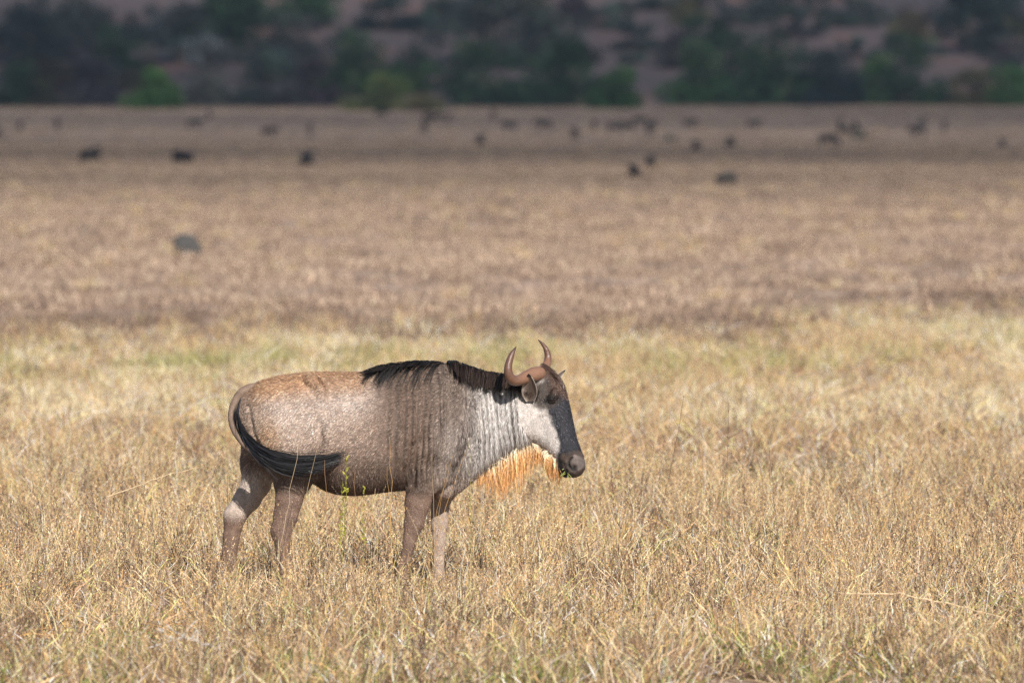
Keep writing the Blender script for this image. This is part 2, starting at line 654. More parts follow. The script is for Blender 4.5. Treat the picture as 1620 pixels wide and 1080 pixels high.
def poly_in(px, py, poly):
    inside = np.zeros(len(px), bool)
    j = len(poly) - 1
    for i in range(len(poly)):
        xi, yi = poly[i]
        xj, yj = poly[j]
        c = ((yi > py) != (yj > py)) & (px < (xj - xi) * (py - yi) / (yj - yi + 1e-9) + xi)
        inside ^= c
        j = i
    return inside


def is_head(P):
    u, v, l = head_uv(P)
    return (u > -16) & (v > np.interp(u, [-16, 0, 20, 60, 100, 120, 175], [-14, -22, -40, -52, -44, -36, -30]))


def neck_folds(px, py, z):
    """wavy brindle lines running down the neck and the ribs, 0..1"""
    lean = np.where(px < 690, 0.18, -0.10)
    wob = 15 * (vnoise(px / 48.0, py / 70.0, 1.0) - 0.5) + 8 * (vnoise(px / 17.0, py / 34.0, 4.0) - 0.5)
    s = px + lean * (py - 650) + wob
    per = np.interp(px, [560, 640, 700, 760, 860], [34, 30, 25, 13, 12])
    a = np.sin(2 * np.pi * s / per)
    b = np.sin(2 * np.pi * s / (per * 0.61) + 1.3)
    hw_ = np.interp(px, [680, 760], [.12, .42])
    return 0.5 + 0.5 * np.clip(0.85 * a + hw_ * b, -1, 1)


def relief(P):
    """muscle, rib and fold relief along the normal (m)"""
    px, py = 810 + 280 * P[:, 0], 947 - 280 * P[:, 2]
    d = np.zeros(len(P))
    hd = is_head(P)
    side = np.clip(np.abs(P[:, 1]) / 0.10, 0, 1)
    nk = sstep(690, 760, px) * (1 - sstep(838, 858, px)) * sstep(590, 620, py)
    rb = sstep(585, 640, px) * (1 - sstep(690, 720, px)) * sstep(610, 650, py) * (1 - sstep(745, 772, py))
    d += (0.0085 * nk + 0.0055 * rb) * (neck_folds(px, py, P[:, 2]) - 0.5) * 2 * side
    # hip ridge, stifle crease, shoulder-blade groove, elbow crease
    def groove(pts, wd, amp):
        best = np.full(len(P), 1e9)
        for (ax_, ay), (bx, by) in zip(pts[:-1], pts[1:]):
            abx, aby = bx - ax_, by - ay
            t = np.clip(((px - ax_) * abx + (py - ay) * aby) / (abx * abx + aby * aby), 0, 1)
            best = np.minimum(best, np.hypot(px - ax_ - t * abx, py - ay - t * aby))
        return 1.45 * amp * np.exp(-(best / wd) ** 2)
    d += groove([(488, 597), (503, 603), (511, 614), (513, 632)], 8, .008)
    d -= groove([(510, 597), (521, 608), (523, 630), (517, 655)], 9, .009)
    d -= groove([(508, 668), (508, 700), (500, 728)], 7, .014)
    d -= groove([(395, 640), (402, 680), (415, 708)], 4, .006)
    d -= groove([(652, 765), (656, 735), (668, 700), (676, 660)], 7, .016)
    d -= groove([(640, 765), (648, 730), (655, 700)], 5, .010)
    d -= groove([(745, 690), (737, 715), (722, 745), (715, 775)], 8, .016)
    d += groove([(735, 640), (728, 690), (716, 720)], 14, .016)
    d += groove([(700, 600), (690, 650), (683, 710)], 18, .016)
    d -= groove([(712, 640), (706, 690), (700, 730)], 9, .008)
    d -= groove([(600, 640), (612, 690), (630, 740)], 12, .006)
    d += groove([(440, 640), (450, 700)], 26, .010)
    d -= groove([(690, 782), (705, 772), (718, 768)], 4, .006)
    d += 0.014 * (fbm(P[:, 0] * 7, P[:, 1] * 7, P[:, 2] * 7, 2) - 0.5) * ~hd
    d += 0.003 * (fbm(P[:, 0] * 30, P[:, 1] * 30, P[:, 2] * 30, 2) - 0.5)
    u, v, l = head_uv(P)
    rad = np.hypot(u - 152, v - 11)
    nose = np.zeros(len(P))
    nose -= .010 * np.exp(-((rad - 10.5) / 2.0) ** 2) * sstep(14, 8, v) * sstep(166, 160, u)
    nose -= .013 * np.exp(-((u - 157) / 3.6) ** 2 - ((v - 8) / 4.0) ** 2)
    nose += .004 * np.exp(-((rad - 15) / 3.0) ** 2) * sstep(10, 4, v)
    brow = .008 * np.exp(-((u - 40) / 5.0) ** 2 - ((v - 3) / 10.0) ** 2) - .010 * np.exp(-((u - 48) / 4.0) ** 2 - ((v - 5) / 9.0) ** 2)
    cheek = .006 * np.exp(-((u - 62) / 3.5) ** 2) * sstep(12, -2, v) * sstep(-30, -15, v) - .007 * np.exp(-((v - 2 + .1 * (u - 60)) / 4.0) ** 2) * sstep(60, 72, u) * sstep(125, 105, u)
    hdd = (nose + brow + cheek) * sstep(.03, .05, np.abs(l))
    return np.where(hd, d * 0.15 + hdd, d * side)


BV = BV + BN * relief(BV)[:, None]
BN = normals(BV, BF)


def ragged_(n1, n2):
    return 8 * (n2 - .5) + 8 * (n1 - .5)


def coat(P, nrm=None):
    """base colour of the hair (linear) at points of the body"""
    px, py = to_px(P)
    n1 = fbm(P[:, 0] * 9, P[:, 1] * 9, P[:, 2] * 9, 3)
    n2 = fbm(P[:, 0] * 45, P[:, 1] * 45, P[:, 2] * 45, 2)
    c = np.tile(np.array([.165, .114, .087]), (len(P), 1))
    # roan rump and loin, sheen painted in as pale patches, ginger along the croup
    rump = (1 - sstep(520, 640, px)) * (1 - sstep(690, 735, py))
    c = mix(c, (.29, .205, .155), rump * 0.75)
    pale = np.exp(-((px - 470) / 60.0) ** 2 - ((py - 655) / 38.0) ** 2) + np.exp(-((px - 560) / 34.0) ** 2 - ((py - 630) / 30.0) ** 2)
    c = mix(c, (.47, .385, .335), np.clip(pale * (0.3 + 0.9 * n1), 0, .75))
    top = np.interp(px, TORSO[:, 0], TORSO[:, 1])
    ging = (1 - sstep(15, 48, py - top)) * (1 - sstep(560, 600, px)) * sstep(385, 410, px)
    c = mix(c, (.40, .225, .12), ging * (0.30 + 0.7 * n1))
    buff = np.exp(-((px - 425) / 22.0) ** 2 - ((py - 690) / 30.0) ** 2)
    c = mix(c, (.36, .22, .13), buff * 0.8)
    # dark flank and belly hair, with the shade under the body painted in
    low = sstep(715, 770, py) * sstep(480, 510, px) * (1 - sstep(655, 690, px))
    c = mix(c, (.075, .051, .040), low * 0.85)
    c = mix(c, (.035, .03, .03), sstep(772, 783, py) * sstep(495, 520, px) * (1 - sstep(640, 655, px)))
    # shoulder grey, brindled neck
    sh = sstep(668, 715, px) * (1 - sstep(770, 800, py))
    c = mix(c, (.27, .222, .195), sh * (0.45 + 0.5 * sstep(640, 700, py)))
    nk = sstep(725, 775, px)
    c = mix(c, (.60, .555, .525), nk)
    f = neck_folds(px, py, P[:, 2])
    f = np.clip(f + .35 * (fbm(px / 9.0, py / 60.0, 7.0, 2) - .5), 0, 1)
    st = sstep(570, 660, px) * (1 - sstep(838, 856, px)) * (1 - sstep(720, 770, py) * (1 - nk))
    st = st * np.clip(.35 + 2.2 * (fbm(px / 34.0, py / 70.0, 11.0, 2) - .28), .60, 1)
    c = mix(c, (.036, .025, .020), np.clip(st * sstep(.74, .26, f) * (0.80 + 0.2 * nk) * (.45 + .9 * n1), 0, .95))
    c = mix(c, (.25, .205, .175), nk * sstep(25, 4, np.interp(px, TORSO[:, 0], TORSO[:, 2]) - py) * 0.8)
    # legs
    leg = sstep(765, 795, py)
    far = (P[:, 1] > 0.02) & (px < 440)
    c = mix(c, (.175, .112, .082), leg * (px > 0))
    inner = sstep(728, 760, py) * (1 - sstep(805, 830, py)) * far
    c = mix(c, (.60, .50, .43), inner * 0.7)
    ffar = (P[:, 1] > 0.02) & (px > 670) & (py > 780)
    c = mix(c, (.42, .33, .27), ffar * 0.8)
    c = mix(c, (.38, .30, .26), (py > 752) * (px > 690) * (py < 795) * 0.6)
    # head
    hd = is_head(P)
    u, v, l = head_uv(P)
    hc = np.tile(np.array([.52, .47, .44]), (len(P), 1))
    hc = mix(hc, (.085, .05, .036), sstep(16, 4, u + ragged_(n1, n2)) * (np.abs(l) < .075))
    hc = mix(hc, (.27, .22, .19), sstep(-26, -44, v) * sstep(70, 95, u) * (0.5 + .5 * n1))          # greyer under the jaw
    ragged = 9 * (n2 - .5) + 6 * (n1 - .5)
    black = sstep(-5, 2.5, v - np.interp(u, [0, 42, 60, 90, 120, 140, 170], [6, 2, -4, -3, -6, -18, -26]) + ragged)
    hc = mix(hc, (.016, .016, .020), black)
    eye = sstep(1.15, .7, np.hypot((u - 34) / 25.0, (v + 2) / 25.0) + ragged * .02)
    hc = mix(hc, (.034, .023, .017), eye * 0.92)
    hc = mix(hc, (.012, .009, .008), sstep(1.2, .5, np.hypot((u - 44) / 9.0, (v - 4) / 16.0)))
    fore = sstep(6, 14, v + ragged * .5) * (1 - sstep(26, 46, u - (v - 16) * 1.6 + ragged * .6))
    hc = mix(hc, (.072, .042, .031), fore * .85)
    muz = sstep(128, 140, u + ragged) * sstep(-14, -4, v + ragged * .5)
    hc = mix(hc, (.085, .060, .047), np.clip(muz * (.35 + 1.0 * n2), 0, .9))
    pad = sstep(1.1, .85, np.hypot((u - 151) / 13.0, (v - 13) / 10.0))
    hc = mix(hc, (.15, .122, .112), pad * sstep(2, 7, v))
    arc = np.exp(-((np.hypot(u - 152, v - 11) - 10.5) / 1.7) ** 2) * sstep(14, 8, v)
    hc = mix(hc, (.012, .010, .010), np.clip(arc + np.exp(-((u - 157) / 3.4) ** 2 - ((v - 8) / 4.2) ** 2), 0, 1) * .95)
    lip = sstep(150, 158, u) * sstep(2, -6, v)
    hc = mix(hc, (.012, .012, .014), lip)
    rim = np.exp(-((u - np.interp(v, [-14, 20], [140, 165])) / 2.0) ** 2) * (v < 4)
    hc = mix(hc, (.008, .008, .008), rim * .7)
    c = np.where(hd[:, None], hc, c)
    poll = sstep(838, 850, px) * sstep(604, 594, py)
    c = mix(c, (.075, .045, .033), poll)
    return np.clip(c * (0.72 + 0.56 * n2)[:, None], 0.004, 0.9)


beast = bpy.data.objects.new('wildebeest', None)
beast.empty_display_size = 0.2
C.objects.link(beast)
tag(beast, 'grey-brown wildebeest with curved horns and orange beard walking through dry grass', 'wildebeest')
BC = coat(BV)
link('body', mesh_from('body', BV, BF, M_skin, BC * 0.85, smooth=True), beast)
bvh = BVHTree.FromPolygons([tuple(v) for v in BV], [tuple(int(i) for i in f) for f in BF])


def surf(px, py):
    d = Vector(ray(px, py)).normalized()
    hit, nrm, _, _ = bvh.ray_cast(Vector(CAM), d)
    return hit, nrm


# ---- short coat hairs over the whole body
def ribbon_strands(P, widths, cols, side=None, n=None):
    """P (n,k,3) strand points, widths (n,k), cols (n,k,3) -> V,F,col of flat tapering ribbons"""
    n, k, _ = P.shape
    T = np.gradient(P, axis=1)
    if side is None:
        side = rng.normal(size=(n, 1, 3)) * np.array([.5, .5, .5]) + np.array([0, .9, .2])
    B = np.cross(T, np.broadcast_to(side, T.shape))
    B /= np.maximum(np.linalg.norm(B, axis=2, keepdims=True), 1e-9)
    A0, A1 = P - B * widths[..., None] / 2, P + B * widths[..., None] / 2
    V = np.stack([A0, A1], 2).reshape(-1, 3)
    base = np.arange(n)[:, None] * (2 * k) + np.arange(k - 1)[None] * 2
    b = base.ravel()
    F = np.stack([b, b + 1, b + 3, b + 2], 1)
    Cc = np.repeat(cols.reshape(-1, 3), 2, axis=0)
    return V, F, Cc


def coat_hairs(num):
    tri = BF
    A = np.linalg.norm(np.cross(BV[tri[:, 2]] - BV[tri[:, 0]], BV[tri[:, 3]] - BV[tri[:, 1]]), axis=1)
    cen = BV[tri].mean(1)
    A = A * np.where(cen[:, 1] > 0.10, 0.25, 1.0) * np.where(cen[:, 2] < .15, 0.2, 1)
    f = rng.choice(len(tri), num, p=A / A.sum())
    a, b = rng.random(num), rng.random(num)
    q = BV[tri[f]]
    P = (q[:, 0] * ((1 - a) * (1 - b))[:, None] + q[:, 1] * (a * (1 - b))[:, None] + q[:, 2] * (a * b)[:, None] + q[:, 3] * ((1 - a) * b)[:, None])
    Nn = BN[tri[f, 0]]
    hd = is_head(P)
    px, py = to_px(P)
    fl = np.stack([-0.75 + 0 * px, 0 * px, -0.65 + 0 * px], 1)
    t = sstep(700, 760, px)
    fl = fl * (1 - t)[:, None] + np.array([-.15, 0, -1.0]) * t[:, None]
    fl = np.where(hd[:, None], HTw + HNw * -.25, fl)
    fl = np.where((py > 740)[:, None], np.array([0, 0, -1.0]), fl)
    fl = fl + rng.normal(size=(num, 3)) * 0.17
    fl = fl - Nn * (fl * Nn).sum(1)[:, None]
    fl /= np.linalg.norm(fl, axis=1)[:, None]
    ln = rng.uniform(.012, .026, num) * np.where(hd, .6, 1) * np.where((px > 720) & ~hd, 1.5, 1)
    ln = ln * np.where(hd & (head_uv(P)[0] > 128), .35, 1) * np.where(py > 775, .55, 1)
    d = fl + Nn * rng.uniform(.10, .38, num)[:, None]
    sd = np.cross(fl, Nn) + Nn * rng.normal(size=num)[:, None] * .35
    wd = rng.uniform(.0016, .0034, num)
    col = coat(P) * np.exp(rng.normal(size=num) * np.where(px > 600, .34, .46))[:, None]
    pale = rng.random(num) < np.where(py > 770, .03, np.where(px > 600, .05, .12))
    dark_face = hd & (col.mean(1) < .06)
    col = np.where((pale & ~dark_face)[:, None], np.clip(col * 2.0 + .08, 0, .85), col)
    dk = hd & (coat(P).mean(1) < .05)
    col = np.where(dk[:, None], col * np.exp(np.abs(rng.normal(size=num)) * .8)[:, None] + np.array([.006, .006, .008]), col)  # black face hairs vary at random, bluish sheen painted into their colour
    V = np.stack([P - sd * wd[:, None] / 2 - Nn * .002, P + sd * wd[:, None] / 2 - Nn * .002, P + d * ln[:, None]], 1).reshape(-1, 3)
    F = np.arange(num * 3).reshape(-1, 3)
    return V, F, np.repeat(np.clip(col, .004, .85), 3, axis=0)


V, F, cc = coat_hairs(300000)
tag(link('coat', mesh_from('coat', V, F, M_fur, cc), beast), kind='stuff')


# ---- tubes
def smooth_path(P, n):
    P = np.asarray(P, float)
    k = np.arange(len(P))
    t = np.linspace(0, len(P) - 1, n)
    out = np.zeros((n, P.shape[1]))
    m = np.gradient(P, axis=0)
    i = np.clip(t.astype(int), 0, len(P) - 2)
    f = (t - i)[:, None]
    out = ((2 * f ** 3 - 3 * f ** 2 + 1) * P[i] + (f ** 3 - 2 * f ** 2 + f) * m[i] + (-2 * f ** 3 + 3 * f ** 2) * P[i + 1] + (f ** 3 - f ** 2) * m[i + 1])
    return out


def tube(path, radii, seg=16, bump=None):
    P, r = np.asarray(path, float), np.asarray(radii, float)
    T = np.gradient(P, axis=0)
    T /= np.linalg.norm(T, axis=1)[:, None]
    up = np.array([0.13, 0.31, 0.94])
    if abs(T[0].dot(up)) > 0.9:
        up = np.array([0.9, 0.3, 0.1])
    V, F = [], []
    for k in range(len(P)):
        n = up - T[k] * up.dot(T[k])
        n /= np.linalg.norm(n)
        up = n
        b = np.cross(T[k], n)
        a = np.linspace(0, 2 * np.pi, seg, endpoint=False)
        rr = r[k] * (1 if bump is None else bump(k / len(P), a))
        V.append(P[k] + (np.cos(a) * rr)[:, None] * n + (np.sin(a) * rr)[:, None] * b)
    V = np.concatenate(V)
    for k in range(len(P) - 1):
        for s in range(seg):
            s2 = (s + 1) % seg
            F.append((k * seg + s, k * seg + s2, (k + 1) * seg + s2, (k + 1) * seg + s))
    F.append(tuple(range(seg - 1, -1, -1)))
    F.append(tuple(range((len(P) - 1) * seg, len(P) * seg)))
    return V, F


m_horn, nt, N, L, p = nodes_of('horn_keratin')
a_ = N.new('ShaderNodeAttribute')
a_.attribute_name = 'Col'
no = N.new('ShaderNodeTexNoise')
no.inputs['Scale'].default_value = 60
no.inputs['Detail'].default_value = 5
tc = N.new('ShaderNodeTexCoord')
L.new(tc.outputs['Object'], no.inputs['Vector'])
L.new(mixc(0.35, a_.outputs['Color'], ramp(no.outputs['Fac'], [(0.3, (.05, .02, .012)), (0.7, (.40, .20, .12))]), 'OVERLAY'), p.inputs['Base Color'])
p.inputs['Roughness'].default_value = 0.42
p.inputs['Specular IOR Level'].default_value = 0.45
bp = N.new('ShaderNodeBump')
bp.inputs['Strength'].default_value = 0.6
bp.inputs['Distance'].default_value = 0.005
L.new(no.outputs['Fac'], bp.inputs['Height'])
L.new(bp.outputs['Normal'], p.inputs['Normal'])


def horn(pts):
    P = np.array([W(a, b, c) for a, b, c, _ in pts])
    rr = np.array([[r * .93 / 280.0] for *_, r in pts])
    Q = smooth_path(np.concatenate([P, rr], 1), 46)
    V, F = tube(Q[:, :3], np.maximum(Q[:, 3], .0012), 20, lambda t, a: 1 + (.035 * np.sin(t * 95) + .03 * np.sin(3 * a + t * 30)) * max(0.0, .6 - t))
    t = np.repeat(np.linspace(0, 1, 46), 20)
    c = mix(np.array([.25, .150, .10]), (.14, .080, .056), sstep(.35, .7, t))
    c = mix(c, (.035, .025, .024), sstep(.88, 1.0, t))
    return mesh_from('horn', V, F, m_horn, c, smooth=True)


link('horn', horn([(858, 590, -.02, 3), (855, 590.5, -.045, 11), (846, 592, -.085, 12.8), (834, 596, -.14, 11.2), (822, 601, -.21, 9.3), (812, 601.5, -.265, 8.6), (805.5, 594, -.295, 7.8),
                   (803.8, 582, -.30, 6.9), (806.5, 569, -.29, 5.7), (811, 558, -.28, 4.0), (816.5, 548.5, -.265, .6)]), beast)
link('horn', horn([(853, 592, .02, 3), (855, 590, .05, 9.5), (859, 586, .10, 9.4), (863, 580, .155, 8.0), (866, 573, .19, 6.8), (866.8, 564, .205, 5.9), (864.5, 554, .205, 4.7),
                   (859, 545, .20, 3.0), (851, 537, .185, .6)]), beast)


# ---- ears: cupped leaves
def ear(base, tip, wmax, rim_dir, open_dir, cup, name='ear'):
    base, tip = np.array(base), np.array(tip)
    ns, nt_ = 22, 13
    V, cols = [], []
    rim, opn = np.array(rim_dir, float), np.array(open_dir, float)
    rim /= np.linalg.norm(rim)
    opn /= np.linalg.norm(opn)
    for layer in (0, 1):
        for i in range(ns):
            s = i / (ns - 1)
            wd = wmax * (math.sin(math.pi * min(1, s * .93 + .07) ** .75) ** .8 + .02)
            c = base + (tip - base) * s + opn * .012 * math.sin(math.pi * s)
            for j in range(nt_):
                t = 2 * j / (nt_ - 1) - 1
                a = t * 1.25
                V.append(c + rim * math.sin(a) * wd - opn * (math.cos(a) * wd * cup + (.005 if layer else 0)))
                e = abs(t)
                inner = np.array([.10, .075, .062]) * (1 - e ** 3) + np.array([.52, .45, .40]) * e ** 3
                cols.append(inner if layer == 0 else np.array([.30, .25, .22]))
                if s > .86:
                    cols[-1] = np.array([.035, .025, .022])
    F = []
    n1 = ns * nt_
    for i in range(ns - 1):
        for j in range(nt_ - 1):
            a = i * nt_ + j
            F.append((a, a + 1, a + nt_ + 1, a + nt_))
            F.append((n1 + a, n1 + a + nt_, n1 + a + nt_ + 1, n1 + a + 1))
        for j in (0, nt_ - 1):
            a = i * nt_ + j
            F.append((a, a + nt_, n1 + a + nt_, n1 + a) if j == 0 else (a, n1 + a, n1 + a + nt_, a + nt_))
    return link(name, mesh_from(name, np.array(V), F, M_skin, np.array(cols), smooth=True), beast)


near_ear = ear(W(838, 634, -.125), W(836, 591, -.215), .047, (1, -.30, .15), (-.50, -.86, .1), .62)
ear(W(872, 608, .10), W(895, 585, .24), .030, (.15, .5, .8), (.55, -.6, .2), .7)

# ---- eye, tear gland
m_eye, nt, N, L, p = nodes_of('eye_gloss')
p.inputs['Base Color'].default_value = (.012, .008, .006, 1)
p.inputs['Roughness'].default_value = 0.06
eyes = hp_ = None
for s in (1, -1):
    if s == 1:
        h_, n_ = surf(875, 635)
        ctr = np.array(h_) - np.array(n_) * .005
    else:
        u, v, l = head_uv(ctr[None])
        ctr = HEAD_O + HTw * u[0] / 280 + HNw * v[0] / 280 - HLw * l[0]
    v0 = ico_v @ np.stack([HNw * .015, HLw * .016, HTw * .009])
    e = link('eye', mesh_from('eye', v0 + ctr, ico_f, m_eye, smooth=True), beast)
    lid = []
    for k in range(2):
        a = np.linspace(math.pi * .08, math.pi * .92, 12) + (math.pi if k else 0)
        path = ctr + np.cos(a)[:, None] * HNw * .020 - np.sin(a)[:, None] * HTw * (.0075 if k == 0 else .0075) + HLw * s * .0105
        V, F = tube(path, np.full(12, .0065 if k == 0 else .004), 8)
        link('eyelid', mesh_from('eyelid', V, F, M_skin, np.tile([.022, .016, .013], (len(V), 1)), smooth=True), e)

# ---- manes, beard, forehead tuft, tail
def strands_obj(name, P, w0, w1, cols, kind=None):
    n, k, _ = P.shape
    wd = w0 + (w1 - w0) * np.linspace(0, 1, k)[None] ** 1.5 + np.zeros((n, 1))
    V, F, cc = ribbon_strands(P, wd, cols)
    o = link(name, mesh_from(name, V, F, M_hair, np.clip(cc, .003, .9)), beast)
    tag(o, kind='stuff')
    return o


def bez(P0, P1, P2, P3, k):
    t = np.linspace(0, 1, k)[None, :, None]
    return ((1 - t) ** 3 * P0[:, None] + 3 * t * (1 - t) ** 2 * P1[:, None] + 3 * t * t * (1 - t) * P2[:, None] + t ** 3 * P3[:, None])


def mane(n, x0, x1, topf, lift, drop, back, seed, locks):
    r = np.random.default_rng(seed)
    lk = np.sort(r.random(locks))
    li = r.integers(0, locks, n)
    x = x0 + (x1 - x0) * np.clip(lk[li] + r.normal(size=n) * .012, 0, 1)
    lr = r.uniform(.75, 1.2, locks)[li]
    side = np.where(r.random(n) < .72, -1.0, 1.0)
    top = topf(x)
    lf, dr, bk = lift(x) * r.uniform(.5, 1.3, n), drop(x) * lr * r.uniform(.65, 1.1, n), back(x) * lr * r.uniform(.8, 1.2, n)
    yy = side * r.uniform(.0, .03, n)
    P0 = np.array([W(a, b, c) for a, b, c in zip(x, top + 3, yy)])
    P1 = P0 + np.stack([-bk * .25 / 280, side * .006, (lf + 3) / 280 * 1.25], 1)
    P2 = P0 + np.stack([-bk * .7 / 280, side * .075, (lf - dr * .25) / 280], 1)
    P3 = P0 + np.stack([-bk / 280, side * (.10 + .0012 * dr), -dr / 280], 1)
    P3[:, 1] += side * .015 * r.random(n)
    return bez(P0, P1, P2, P3, 8), r


topf = lambda x: np.interp(x, TORSO[:, 0], TORSO[:, 1])
P, r = mane(520, 584, 704, topf, lambda x: np.interp(x, [584, 610, 640, 680, 704], [3, 9, 9, 5, 2]),
            lambda x: np.interp(x, [590, 620, 660, 704], [-2, 0, 2, 2]), lambda x: np.interp(x, [590, 620, 660, 704], [18, 28, 24, 16]), 3, 60)
col = np.array([.016, .013, .012]) * np.exp(r.normal(size=(len(P), 1, 1)) * .5) * np.ones((1, 8, 1))
strands_obj('mane', P, .0034, .0006, col)
P, r = mane(620, 598, 703, topf, lambda x: np.interp(x, [590, 610, 640, 680, 704], [4, 8, 8, 4, 2]),
            lambda x: np.interp(x, [590, 620, 660, 704], [12, 32, 48, 40]), lambda x: np.interp(x, [590, 620, 660, 704], [24, 38, 40, 30]), 5, 15)
col = np.array([.014, .012, .012]) * np.exp(r.normal(size=(len(P), 1, 1)) * .5) * np.ones((1, 8, 1))
strands_obj('mane', P, .0032, .0006, col)
P, r = mane(2200, 706, 858, topf, lambda x: np.interp(x, [706, 722, 740, 800, 858], [7, 12, 13, 14, 8]),
            lambda x: np.interp(x, [706, 740, 800, 858], [8, 13, 12, 8]), lambda x: np.interp(x, [706, 740, 858], [-10, 6, 16]), 4, 130)
tt = np.linspace(0, 1, 8)[None, :, None]
col = (np.array([.014, .011, .010]) * (1 - tt) + np.array([.030, .019, .014]) * tt) * np.exp(r.normal(size=(len(P), 1, 1)) * .6)
strands_obj('mane', P, .0036, .0009, col)
P, r = mane(260, 712, 858, topf, lambda x: np.interp(x, [706, 722, 740, 800, 858], [7, 12, 13, 14, 8]),
            lambda x: np.interp(x, [706, 740, 800, 858], [20, 30, 26, 14]), lambda x: np.interp(x, [706, 740, 858], [-16, -8, 8]), 6, 26)
col = np.array([.018, .013, .011]) * np.exp(r.normal(size=(len(P), 1, 1)) * .5) * np.ones((1, 8, 1))
strands_obj('mane', P, .0028, .0007, col)

# forehead tuft between the horns, lying down the brow
n = 600
a = rng.random(n)
l = rng.normal(size=n) * .018
u0 = -16 + 34 * a
P0 = HEAD_O + HTw * (u0 / 280)[:, None] + HNw * (np.interp(u0, HEAD[:, 0], HEAD[:, 1]) / 280 - .010 - 3.2 * l ** 2)[:, None] + HLw * l[:, None]
u3 = u0 + rng.uniform(8, 18, n)
P3 = HEAD_O + HTw * (u3 / 280)[:, None] + HNw * (np.interp(u3, HEAD[:, 0], HEAD[:, 1]) / 280 + .004 - 4.0 * (l * 1.2) ** 2)[:, None] + HLw * (l * 1.25 + rng.normal(size=n) * .006)[:, None]
P1 = P0 + HNw * .012 + HTw * .01
P2 = (P0 + P3) / 2 + HNw * .008
col = np.array([.070, .040, .030]) * np.exp(rng.normal(size=(n, 1, 1)) * .45) * np.ones((1, 6, 1))
strands_obj('forelock', bez(P0, P1, P2, P3, 6), .0036, .0012, col)

# beard
base = np.array([(762, 746), (776, 737), (790, 727.5), (803, 718), (815, 710.5), (826, 704), (838, 702), (850, 706), (862, 713.5), (873, 720), (880, 728), (885, 738)], float)
n = 3400
locks = 80
lk = rng.random(locks)
li = rng.integers(0, locks, n)
t = np.clip(lk[li] + rng.normal(size=n) * .026, 0, 1) * (len(base) - 1)
bx, by = np.interp(t, np.arange(len(base)), base[:, 0]), np.interp(t, np.arange(len(base)), base[:, 1])
yy = rng.normal(size=n) * .022
ln = np.interp(bx, [762, 775, 795, 815, 830, 845, 858, 868, 878, 886], [18, 32, 46, 46, 37, 31, 26, 34, 30, 18]) * np.exp(rng.normal(size=locks) * .24)[li] * rng.uniform(.35, 1.15, n)
lean = np.interp(bx, [762, 800, 850, 886], [-6, -5, 6, 3]) + rng.normal(size=locks)[li] * 4.5 + rng.normal(size=n) * 1.5
P0 = np.array([W(a, b - 3, c) for a, b, c in zip(bx, by, yy)])
P3 = np.array([W(a, b, c) for a, b, c in zip(bx + lean, by + ln, yy * 1.3)])
curl = rng.normal(size=(locks, 1))[li] * np.array([[.022, .01, .0]])
P1 = P0 + (P3 - P0) * .3 + curl + rng.normal(size=(n, 3)) * np.array([.006, .012, .003])
P2 = P0 + (P3 - P0) * .7 + rng.normal(size=(n, 3)) * np.array([.008, .012, .003])
k = 8
tt = np.linspace(0, 1, k)[None]
ca = sstep(.14, .62, tt + rng.normal(size=(n, 1)) * .05)
cb = sstep(.6, 1.0, tt)
col = mix(np.array([.84, .70, .52]), (.76, .42, .16), ca)
col = mix(col, (.55, .24, .075), cb * .8) * np.exp(rng.normal(size=(n, 1, 1)) * .22)
strands_obj('beard', bez(P0, P1, P2, P3, k), .0026, .0006, col)

# tail: hide-covered dock and black tuft swung forward along the near thigh
dock = [(425, 613, -.015, 8), (402, 612.5, -.02, 9), (384, 620, -.025, 9.4), (372.5, 636, -.03, 8.8), (366.5, 655, -.045, 7.6), (369, 675, -.085, 7.0), (380, 695, -.15, 6.4), (397, 713, -.215, 5.4), (420, 729, -.262, 3.4), (440, 738, -.275, 1.0)]
Q = smooth_path(np.array([list(W(a, b, c)) + [r * .80 / 280] for a, b, c, r in dock]), 40)
V, F = tube(Q[:, :3], Q[:, 3], 14)
qi = np.repeat(np.arange(40), 14)
inner = ((V - Q[qi, :3]) @ np.array([.9, 0, .45])) / np.maximum(Q[qi, 3], 1e-4)
tc_ = mix(np.tile([.185, .130, .098], (len(V), 1)), (.018, .015, .014), sstep(.25, .6, inner) * sstep(9, 15, qi))
V = V + (V - Q[qi, :3]) * (.22 * (fbm(V[:, 0] * 60, V[:, 1] * 60, V[:, 2] * 60) - .5))[:, None]
tail = link('tail', mesh_from('tail', V, F, M_skin, tc_ * (0.6 + 0.8 * fbm(V[:, 0] * 50, V[:, 1] * 50, V[:, 2] * 50))[:, None], smooth=True), beast)
n = 3000
path = smooth_path(np.array([list(W(a, b, c)) for a, b, c in
                             [(381, 630, -.06), (376, 655, -.11), (381, 675, -.16), (390, 693, -.20), (408, 712, -.26), (432, 726, -.295), (462, 733, -.315), (495, 732, -.325), (525, 725, -.322), (549, 713, -.315)]]), 60)
t0 = rng.random(n) ** 1.2 * .62
t1 = np.minimum(t0 + rng.uniform(.18, .55, n), rng.uniform(.72, 1.0, n) ** .8)
k = 10
tt = t0[:, None] + (t1 - t0)[:, None] * np.linspace(0, 1, k)[None]
strays = rng.random((n, 1)) < .05
ip = np.clip(tt * 59, 0, 58.999)
i0 = ip.astype(int)
f = (ip - i0)[..., None]
P = path[i0] * (1 - f) + path[i0 + 1] * f
locks = 60
lo = rng.normal(size=(locks, 3))
li = rng.integers(0, locks, n)
offs = (lo[li] * .75 + rng.normal(size=(n, 3)) * .35)
offs[:, 2] -= .35
thick = np.interp(tt, [0, .2, .45, .62, .8, 1], [2.2, 3.2, 5.4, 6.8, 6.2, 3.4]) / 280
